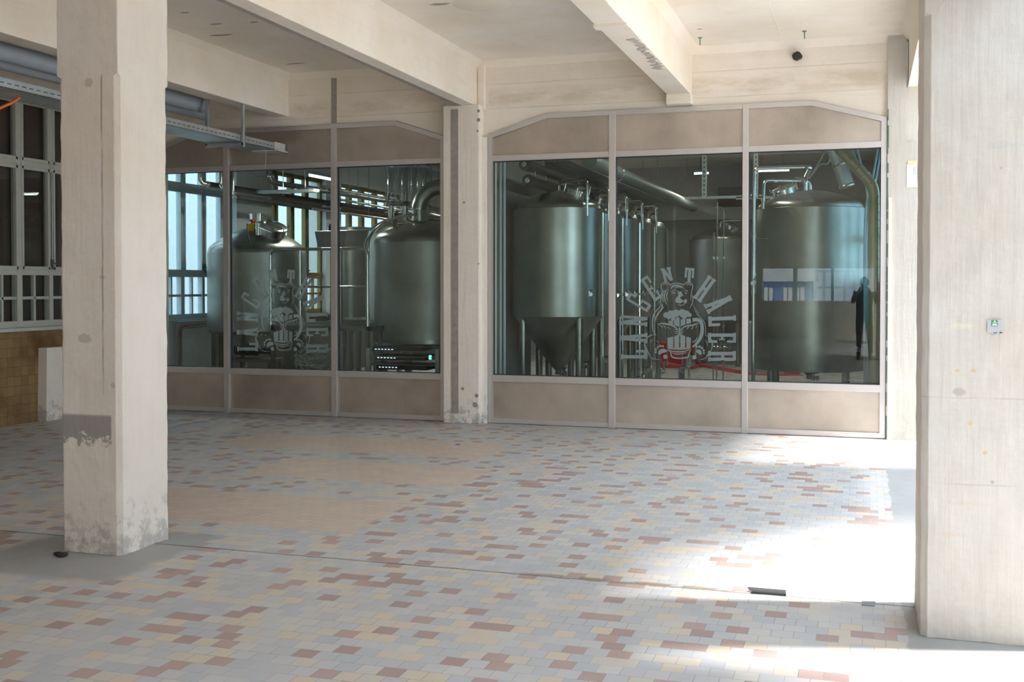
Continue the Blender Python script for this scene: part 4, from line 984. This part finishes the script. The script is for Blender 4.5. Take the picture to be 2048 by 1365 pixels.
# light blue hoses
for k, (a_, b_, c2) in enumerate((((1700, 285), (1722, 350), (1736, 415)), ((1712, 285), (1730, 365), (1740, 420)), ((1757, 290), (1745, 360), (1730, 440)), ((1764, 290), (1750, 370), (1733, 460)))):
    Y = 13.75 + .05 * k; pts_ = [at(*a_, 'y', Y), at(*b_, 'y', Y), at(*c2, 'y', Y), at(c2[0] - 1, 700, 'y', Y), Vector((yz(c2[0] - 1, Y), Y, .01))]
    tag(MB().tube(smooth_path(pts_, 8), .011, 8).build('air_hose', M['lightblue']), ['light blue hose starting farthest left beside the elbow duct', 'light blue hose starting second from the left beside the elbow duct', 'light blue hose crossing behind the elbow duct bend', 'light blue hose nearest the right window edge'][k], 'hose', 'light blue hoses by the right edge')
# thin grey cables over the wide tank
for k, P in enumerate(([(1590, 355), (1615, 358), (1640, 330), (1660, 318)], [(1618, 358), (1635, 330), (1648, 308), (1655, 295)])):
    tag(MB().tube(smooth_path([at(x_, y_, 'y', 16.6 + .3 * k) for x_, y_ in P] + [Vector((yz(P[-1][0] + 6, 16.6), 16.6, ZC))], 8), .010, 6).build('sagging_cable', M['galv']), ['grey cable sagging low over the wide tank', 'grey cable rising steeply over the wide tank'][k], 'cable')
# struts and vertical lines
for k, px in enumerate((1408, 1511)):
    x = yz(px, 17.0); t = thing('channel_strut', ['slotted metal strut hanging before the half hidden lamp', 'slotted metal strut hanging beside the window mullion'][k], 'strut', (x, 17, 2.9)); z0_ = at(px, 398, 'y', 17).z
    MB().box(x - .035, x + .035, 16.98, 17.02, z0_, ZC).build('channel', M['galv'], t)
    g = MB(); z = z0_ + .05
    while z < ZC - .1: g.box(x - .008, x + .008, 16.976, 16.98, z, z + .03); z += .07
    g.build('slot', M['black'], t)
    MB().box(x - .3, x + .9, 17.02, 17.06, z0_ + .0, z0_ + .04).build('cross_arm', M['galv'], t)
for k, (px, yt) in enumerate(((1434, 405), (1447, 425), (1427, 465))):
    x = yz(px, 17.2); zt = at(px, yt, 'y', 17.2).z; t = thing('riser_pipe', ['thin riser pipe standing behind the right emblem, tallest of three', 'thin riser pipe with a curved top, nearest the window mullion', 'shortest thin riser pipe behind the right emblem'][k], 'pipe', (x, 17.2, .1), 'thin riser pipes in the right hall')
    MB().tube([(x, 17.2, .0), (x, 17.2, zt)], .012, 8).build('pipe_run', M['chrome'], t)
    if k == 1: MB().tube([tuple(v) for v in arc((x - .09, 17.2, zt), .09, 0, PI * .75, 8, (1, 0, 0), (0, 0, 1))], .009, 8).build('curved_top', M['chrome'], t)
    g = MB()
    for z in (2.0, 1.35, .95, .6): g.lathe([(.022, 0), (.022, .04)], (x, 17.2, z), 10)
    g.tube([(x, 17.2, .65), (x + .1, 17.2, .62), (x + .12, 17.2, .72)], .010, 8).build('valve', M['chrome'], t)
# manifold along the conical tanks
t = thing('manifold_pipe', 'thin steel manifold pipe with valves along the conical tanks', 'pipe', (-3.05, 14, 1.45)); z = at(1200, 592, 'x', -3.02).z
MB().tube([(-3.02, 13.5, z), (-3.02, 19.2, z)], .012, 8).tube([(-3.02, 13.5, 0), (-3.02, 13.5, z)], .010, 8).tube([(-3.02, 19.2, 0), (-3.02, 19.2, z)], .010, 8).build('pipe_run', M['chrome'], t)
for k in range(9): valve(t, (-3.02, 13.7 + .6 * k, z), (.5, -.8, 0), .9)
t = thing('pump_manifold', 'cluster of low pipes and valves on the floor beside the conical tanks', 'pipes', (-2.9, 15, 0)); random.seed(3)
for k in range(9):
    x, y, z = -2.95 + random.uniform(-.1, .25), 13.9 + k * .6, .22 + random.uniform(0, .16)
    MB().tube(bend([(x, y, .02), (x, y, z), (x + .05, y + .4, z), (x + .05, y + .4, z + .18)], .05), .022, 10).build('pipe_bend', M['chrome'], t); valve(t, (x, y, z), (.5, -.8, 0), 1.2)
x = -2.55; MB().lathe([(.10, 0), (.10, .02), (.03, .06), (.03, .3)], (x, 16.2, 0), 16).build('pedestal', M['steel_dark'], t)
# red crate and hose at the back
c = at(1352, 735, 'z', 0); t = thing('red_crate', 'red plastic tub on the hall floor behind the right bear emblem', 'tub', c)
MB().prism([c + Vector((x, -.25, 0)) for x in (-.26, .26)] + [c + Vector((x, .25, 0)) for x in (.26, -.26)], (0, 0, .05)).build('base', M['red'], t)
b = MB(); B0 = [Vector((x, y, .04)) + c for x, y in ((-.26, -.25), (.26, -.25), (.26, .25), (-.26, .25))]; B1 = [Vector((x, y, .46)) + c for x, y in ((-.33, -.31), (.33, -.31), (.33, .31), (-.33, .31))]
for i in range(4):
    j = (i + 1) % 4; i0, i1, i2, i3 = B0[i], B0[j], B1[j], B1[i]; n_ = (i1 - i0).cross(i3 - i0).normalized() * -.02
    b.prism([i0, i1, i2, i3], n_)
b.build('tub_wall', M['red'], t)
hp = [c + Vector((-.45, -.1, .5)), c + Vector((-.1, -.35, .49)), c + Vector((.25, -.37, .40)), at(1400, 728, 'z', .05), at(1440, 737, 'z', .02), at(1500, 746, 'z', .02), at(1600, 748, 'z', .02)]
t = thing('red_hose', 'red hose curving over the hall floor from the red tub', 'hose', c); MB().tube(smooth_path(hp, 10), .032, 12).build('hose_upper', M['red'], t)
MB().tube(smooth_path([v + Vector((.05, -.20, -.02 if i > 2 else -.35)) for i, v in enumerate(hp) if i != 1], 10), .030, 12).build('hose_lower', M['red'], t)
tag(MB().box(-2.0, -1.35, 20.0, 20.6, 0, .95).build('grey_container', M['plastic_grey'], bevel=.03), 'dim blue-grey container against the back of the right hall', 'container')
tag(MB().box(-2.95, -2.35, 23.4, 24.0, 3.25, 3.65).build('fan_heater', M['black'], bevel=.02), 'dark fan heater high on the far wall', 'heater')
# beam crossing the hall and side beams
t = thing('hall_beam', 'grey cross beam under the ceiling of the right hall', 'beam', (-1.8, 18.5, 3.7)); MB().box(-4.4, .26, 18.3, 18.6, 3.75, ZC).build('beam_body', M['pale_hall'], t)
t = thing('hall_beam', 'long grey beam over the left hall kettles', 'beam', (-6.4, 16, 3.7)); MB().box(-6.62, -6.38, YW + TW, 24, 3.72, ZC).build('beam_body', M['pale_hall'], t)
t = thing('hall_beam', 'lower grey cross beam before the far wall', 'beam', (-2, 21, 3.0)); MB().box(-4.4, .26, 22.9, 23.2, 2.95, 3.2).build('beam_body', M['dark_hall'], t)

# ================================================================== EMBLEMS ON THE GLASS
S_, U0, V0 = 5.686, 1220, 510
YG = YW + .0095
def mk(dx):
    def f(u, v, d=0.0): p = at(U0 + u / S_, V0 + v / S_, 'y', YG); return (p.x + dx, YG - d, p.z)
    return f
def R_(x0, x1, y0, y1): return [(x0, y0), (x1, y0), (x1, y1), (x0, y1)]
GL = {
 'L': [R_(.08, .44, 0, 1), R_(0, .54, .91, 1), R_(0, 1, 0, .13), R_(.72, 1, 0, .42)],
 'A': [[(.06, 0), (.38, 0), (.58, .9), (.28, .9)], [(.62, 0), (.94, 0), (.72, .9), (.42, .9)], R_(.24, .76, .88, 1), R_(.3, .7, .24, .36), R_(-.02, .44, 0, .09), R_(.56, 1.02, 0, .09)],
 'N': [R_(.06, .34, 0, 1), R_(.68, .94, 0, 1), [(.06, 1), (.36, 1), (.94, 0), (.64, 0)], R_(-.02, .42, 0, .09), R_(.58, 1.02, .91, 1), R_(-.02, .3, .91, 1)],
 'G': [R_(0, .29, .08, .92), [(.08, 1), (0, .92), (0, .88), (1, .88), (.92, 1)], [(0, .12), (0, .08), (.08, 0), (.92, 0), (1, .08), (1, .12)], R_(.73, 1, .70, .92), R_(.73, 1, .08, .46), R_(.52, 1, .37, .46)],
 'E': [R_(.06, .40, 0, 1), R_(0, 1, .89, 1), R_(.76, 1, .68, 1), R_(.38, .72, .46, .54), R_(.60, .74, .39, .61), R_(0, 1, 0, .11), R_(.76, 1, 0, .32)],
 'T': [R_(.33, .67, 0, 1), R_(-.05, 1.05, .80, 1), R_(-.05, .20, .30, 1), R_(.80, 1.05, .30, 1)],
 'H': [R_(.06, .40, 0, 1), R_(.60, .94, 0, 1), R_(.38, .62, .44, .56), R_(0, .46, 0, .09), R_(.54, 1, 0, .09), R_(0, .46, .91, 1), R_(.54, 1, .91, 1)],
 'R': [R_(.08, .42, 0, 1), R_(0, .9, .88, 1), [(.66, .54), (1, .6), (1, .93), (.9, 1), (.66, 1)], R_(.4, .92, .47, .58), [(.66, .5), (.98, .46), (1, 0), (.68, 0)], R_(-.02, .5, 0, .09), R_(.60, 1.04, 0, .09)],
}
LT = [('L', (425, 1188), (0, -106), (-300, 0)), ('A', (425, 1003), (0, -114), (-302, 0)), ('N', (424, 815), (4, -114), (-302, -20)), ('G', (422, 655), (54, -82), (-247, -148)),
      ('E', (506, 538), (84, -58), (-166, -250)), ('N', (630, 385), (112, -22), (-56, -226)), ('T', (850, 305), (95, 8), (10, -160)), ('H', (940, 484), (92, 62), (178, -256)),
      ('A', (1060, 568), (56, 108), (292, -136)), ('L', (1115, 702), (4, 114), (317, -14)), ('E', (1115, 888), (0, 112), (318, 0)), ('R', (1115, 1096), (0, 112), (318, 0))]
STROKES = [
 (8, (1, 1), [(598, 405), (583, 380), (583, 345), (605, 318), (640, 312), (672, 328), (690, 352)]), (9, (.6, .6), [(655, 345), (640, 330), (618, 333), (606, 352)]),
 (8, (1, 1), [(838, 345), (858, 322), (888, 312), (920, 322), (940, 350), (938, 385), (925, 408)]), (9, (.6, .6), [(868, 345), (885, 332), (905, 336), (916, 352)]),
 (8, (1, 1), [(690, 340), (730, 326), (790, 326), (838, 342)]), (16, (.3, .3), [(692, 392), (705, 365), (740, 350), (790, 352), (830, 366)]), (9, (.3, .3), [(730, 378), (770, 366), (815, 372), (850, 385)]),
 (9, (.3, .3), [(700, 430), (712, 410), (732, 400), (758, 408)]), (9, (.3, .3), [(838, 412), (858, 402), (878, 410), (886, 424)]),
 (9, (.5, .3), [(604, 402), (590, 430), (582, 470), (575, 520), (552, 560)]), (13, (.3, .3), [(655, 385), (630, 420), (618, 470), (625, 520), (650, 572)]), (9, (.3, .3), [(668, 400), (648, 440), (645, 490), (655, 530)]), (10, (.3, .3), [(620, 400), (602, 440), (598, 490), (610, 540)]),
 (8, (.6, .3), [(927, 408), (930, 450), (942, 500), (936, 550), (918, 585), (906, 612)]), (6, (.4, .3), [(915, 430), (920, 480), (915, 530)]),
 (11, (.3, .5), [(585, 540), (560, 600), (515, 650), (492, 700), (482, 760), (484, 830), (496, 880), (525, 915)]), (14, (.3, .2), [(598, 560), (585, 620), (540, 680), (512, 740)]), (8, (.3, .2), [(560, 640), (530, 700), (508, 780)]), (9, (.3, .3), [(575, 560), (600, 590), (605, 620)]),
 (6, (.3, 1), [(942, 560), (965, 610), (1000, 655), (1012, 700), (1050, 735), (1075, 775), (1088, 840), (1084, 915)]), (5, (.3, .3), [(958, 620), (985, 665), (1002, 700)]),
 (18, (.2, .3), [(538, 792), (590, 780), (650, 790), (700, 800), (745, 825), (772, 852)]), (9, (.3, .2), [(560, 800), (590, 815), (600, 835)]), (9, (.3, .2), [(600, 800), (625, 820), (640, 850)]), (7, (.2, .2), [(640, 815), (665, 830), (690, 850)]),
 (9, (.3, .3), [(735, 850), (757, 850), (775, 862)]), (9, (.3, .3), [(735, 874), (757, 872), (775, 880)]), (9, (.3, .3), [(742, 898), (760, 892), (776, 898)]),
 (16, (.3, .2), [(805, 850), (835, 825), (880, 808), (940, 800), (985, 782), (1012, 785)]), (9, (.2, .2), [(900, 812), (890, 830), (870, 845)]), (9, (.2, .2), [(945, 805), (940, 830), (920, 850)]), (8, (.2, .2), [(980, 790), (985, 815), (970, 835)]),
 (9, (.3, .3), [(838, 850), (818, 852), (803, 864)]), (9, (.3, .3), [(838, 876), (818, 876), (803, 886)]), (9, (.3, .3), [(830, 902), (815, 898), (802, 906)]),
 (34, (1, .4), [(938, 742), (985, 738), (1025, 752), (1045, 800), (1046, 880), (1020, 960), (975, 1020), (938, 1050)]), (12, (.3, .3), [(990, 940), (975, 975), (935, 998)]),
 (14, (.4, .4), [(672, 1086), (720, 1100), (790, 1104), (850, 1098), (900, 1084)]), (10, (.3, .3), [(700, 1118), (780, 1130), (880, 1112)]), (13, (.5, .5), [(655, 1075), (690, 1110), (705, 1160), (780, 1178), (885, 1165), (895, 1130), (920, 1072)]),
 (11, (.3, .2), [(530, 912), (475, 912), (430, 938), (400, 985), (392, 1040), (410, 1100), (432, 1150)]), (9, (.2, .2), [(395, 1000), (412, 1060), (440, 1120), (470, 1160)]), (5, (.3, .2), [(430, 1130), (470, 1175), (540, 1192), (600, 1192)]), (7, (.2, .2), [(455, 1000), (470, 975), (500, 968)]), (6, (.2, .2), [(520, 975), (540, 985), (555, 1000)]),
 (9, (.3, .2), [(1082, 915), (1130, 935), (1160, 985), (1162, 1040), (1148, 1090), (1120, 1140)]), (6, (.2, .2), [(1140, 1100), (1100, 1160), (1050, 1190), (1000, 1196)]), (7, (.2, .2), [(1075, 970), (1105, 1000), (1115, 1040)]), (8, (.2, .2), [(1150, 1080), (1120, 1130), (1085, 1150)]),
 (40, (.5, .4), [(556, 1132), (578, 1102), (612, 1092), (650, 1098)]), (36, (.5, .5), [(978, 1100), (1005, 1098), (1022, 1112), (1030, 1138)]),
 (8, (.3, .3), [(768, 562), (800, 574), (835, 568), (852, 552)]),
]
DOTS = [(735, 433, 12), (862, 433, 10), (520, 1076, 14), (544, 1050, 14), (573, 1038, 14), (602, 1040, 13), (520, 1108, 13), (985, 1045, 13), (1018, 1045, 15), (1045, 1060, 14), (1066, 1088, 13), (1068, 1118, 11), (630, 1160, 25), (960, 1165, 25)]
FOAM = [(640, 685, 34), (690, 672, 40), (750, 665, 42), (820, 662, 44), (872, 670, 36), (905, 685, 24), (718, 722, 26), (770, 728, 20), (845, 700, 30), (668, 712, 22)]
POLYS = [[(795, 415), (812, 420), (835, 465), (805, 476), (797, 492), (812, 508), (830, 514), (832, 535), (800, 550), (770, 548), (742, 535), (750, 490), (775, 470), (775, 440)], [(842, 512), (862, 505), (875, 512), (874, 545), (850, 556), (838, 535)],
 [(665, 752), (718, 745), (718, 795), (665, 778)], [(728, 738), (793, 735), (793, 822), (728, 798)], [(804, 732), (857, 732), (857, 790), (804, 818)], [(868, 728), (920, 725), (920, 776), (868, 788)],
 [(780, 830), (800, 825), (800, 920), (780, 920)],
 [(650, 945), (718, 930), (718, 1052), (655, 1062)], [(732, 928), (786, 905), (786, 1058), (732, 1052)], [(800, 905), (855, 925), (855, 1052), (800, 1058)], [(869, 930), (921, 945), (915, 1062), (869, 1052)], [(655, 1056), (915, 1056), (912, 1072), (790, 1082), (660, 1072)]]
def emblem(dx, label, loc):
    f = mk(dx); t = thing('glass_emblem', label, 'emblem', f(780, 1200)); 
    for ch, o, wv, uv in LT:
        g = MB()
        for i, P in enumerate(GL[ch]):
            if ch == 'N' and o == (630, 385): P = [(x_, max(y_, .33)) for x_, y_ in P] if not (P[0][1] == 0 and P[2][1] < .2) else None
            if not P: continue
            g.add([f(o[0] + wv[0] * x_ + uv[0] * y_, o[1] + wv[1] * x_ + uv[1] * y_, .0001 * i) for x_, y_ in P], [list(range(len(P)))])
        g.build('letter_' + ch.lower(), M['vinyl'], t)
    g = MB()
    for i, (wd, tp, P) in enumerate(STROKES): ribbon(g, [(v.x, v.y) for v in smooth_path([(a_, b_, 0) for a_, b_ in P], 5)], wd * 1.2, lambda u, v, i=i: f(u, v, .0002 + .00002 * i), tp)
    for P in POLYS[:2]: g.add([f(u, v, .0018) for u, v in P], [list(range(len(P)))])
    for (u, v, r) in DOTS: g.add([f(u + r * math.cos(k * PI / 8), v + r * math.sin(k * PI / 8), .0019) for k in range(16)], [list(range(16))])
    g.build('bear', M['vinyl'], t)
    g = MB()
    for P in POLYS[2:]: g.add([f(u, v, .0020) for u, v in P], [list(range(len(P)))])
    m_ = g.build('beer_mug', M['vinyl'], t)
    g = MB()
    for i, (u, v, r) in enumerate(FOAM): g.add([f(u + r * math.cos(k * PI / 10), v + r * math.sin(k * PI / 10), .0021 + .00003 * i) for k in range(20)], [list(range(20))])
    g.build('foam', M['vinyl'], m_)
emblem(0, 'frosted bear emblem with arched lettering on the right shop window', 0)
emblem(-4.895, 'frosted bear emblem with arched lettering on the left shop window', 0)

# ================================================================== THE PHOTOGRAPHER (seen only as a reflection)
t = thing('person', 'person in dark clothes standing with a raised camera, mirrored in the right shop window', 'person', (.0, -.42, 0))
J = [((0, -.42, .98), .15), ((0, -.42, 1.15), .14), ((0, -.43, 1.34), .155), ((0, -.42, 1.47), .07), ((0, -.38, 1.53), .055), ((0, -.33, 1.60), .085), ((0, -.33, 1.70), .088),
     ((-.09, -.42, .92), .10), ((-.10, -.40, .50), .065), ((-.11, -.43, .10), .045), ((-.12, -.32, .04), .035),
     ((.09, -.42, .92), .10), ((.12, -.38, .50), .065), ((.13, -.43, .10), .045), ((.15, -.32, .04), .035),
     ((-.18, -.42, 1.42), .06), ((-.24, -.30, 1.22), .045), ((-.12, -.13, 1.45), .032), ((-.085, -.115, 1.53), .028),
     ((.18, -.42, 1.42), .06), ((.25, -.30, 1.22), .045), ((.12, -.13, 1.43), .032), ((.085, -.115, 1.51), .028)]
E_ = [(0, 1), (1, 2), (2, 3), (3, 4), (4, 5), (5, 6), (0, 7), (7, 8), (8, 9), (9, 10), (0, 11), (11, 12), (12, 13), (13, 14), (2, 15), (15, 16), (16, 17), (17, 18), (2, 19), (19, 20), (20, 21), (21, 22)]
for hand in (18, 22):
    hx, hy, hz = J[hand][0]; s = 1 if hx > 0 else -1
    for q in range(4):
        a_ = len(J); J += [((hx - s * .005, hy + .03, hz - .02 + q * .018), .009), ((hx - s * .022, hy + .052, hz - .02 + q * .018), .008)]; E_ += [(hand, a_), (a_, a_ + 1)]
    a_ = len(J); J += [((hx - s * .02, hy + .005, hz - .035), .010), ((hx - s * .04, hy + .015, hz - .03), .009)]; E_ += [(hand, a_), (a_, a_ + 1)]
me = bpy.data.meshes.new('body'); me.from_pydata([(p[0], p[1] + .42, p[2]) for p, r in J], E_, []); ob = bpy.data.objects.new('body', me); COL.objects.link(ob); ob.parent = t
sk = ob.modifiers.new('skin', 'SKIN'); sk.use_smooth_shade = True
for i, (p, r) in enumerate(J): me.skin_vertices[0].data[i].radius = (r, r * (.8 if i in (0, 1, 2) else 1))
me.skin_vertices[0].data[0].use_root = True
ob.modifiers.new('sub', 'SUBSURF').levels = 1; ob.modifiers['sub'].render_levels = 2
pm = NT('clothed_body'); X, Y, Z = pm.xyz(); ab = pm.math('ABSOLUTE', X)
face = pm.ramp(Z, 1.49, 1.50); hnd = pm.mul(pm.ramp(Y, -.135, -.125), pm.ramp(Z, 1.40, 1.42)); mk_ = pm.math('MAXIMUM', face, hnd)
trs = pm.ramp(Z, .92, .94); c = pm.mix(trs, (.05, .055, .07), (.03, .035, .045)); c = pm.mix(mk_, c, (.55, .34, .25)); me.materials.append(pm.fin(c, .7, 0.0))
MB().sphere((0, -.345, 1.675), .098, 20, (.9, 1.02, 1.05)).build('hair', M['hair'], t)
MB().box(-.065, .065, -.175, -.105, 1.535, 1.60).lathe([(.03, 0), (.03, .03), (.034, .03)], (0, -.105, 1.567), 18, (0, 1, 0)).build('camera', M['black'], t)
for s in (-1, 1): MB().sphere((s * .085, -.335, 1.62), .022, 10, (.4, .8, 1.2)).build('ear', M['skin'], t)
for x in (-.12, .14): MB().sphere((x, -.35, .045), .06, 14, (.75, 1.9, .7)).build('shoe', M['rubber'], t)
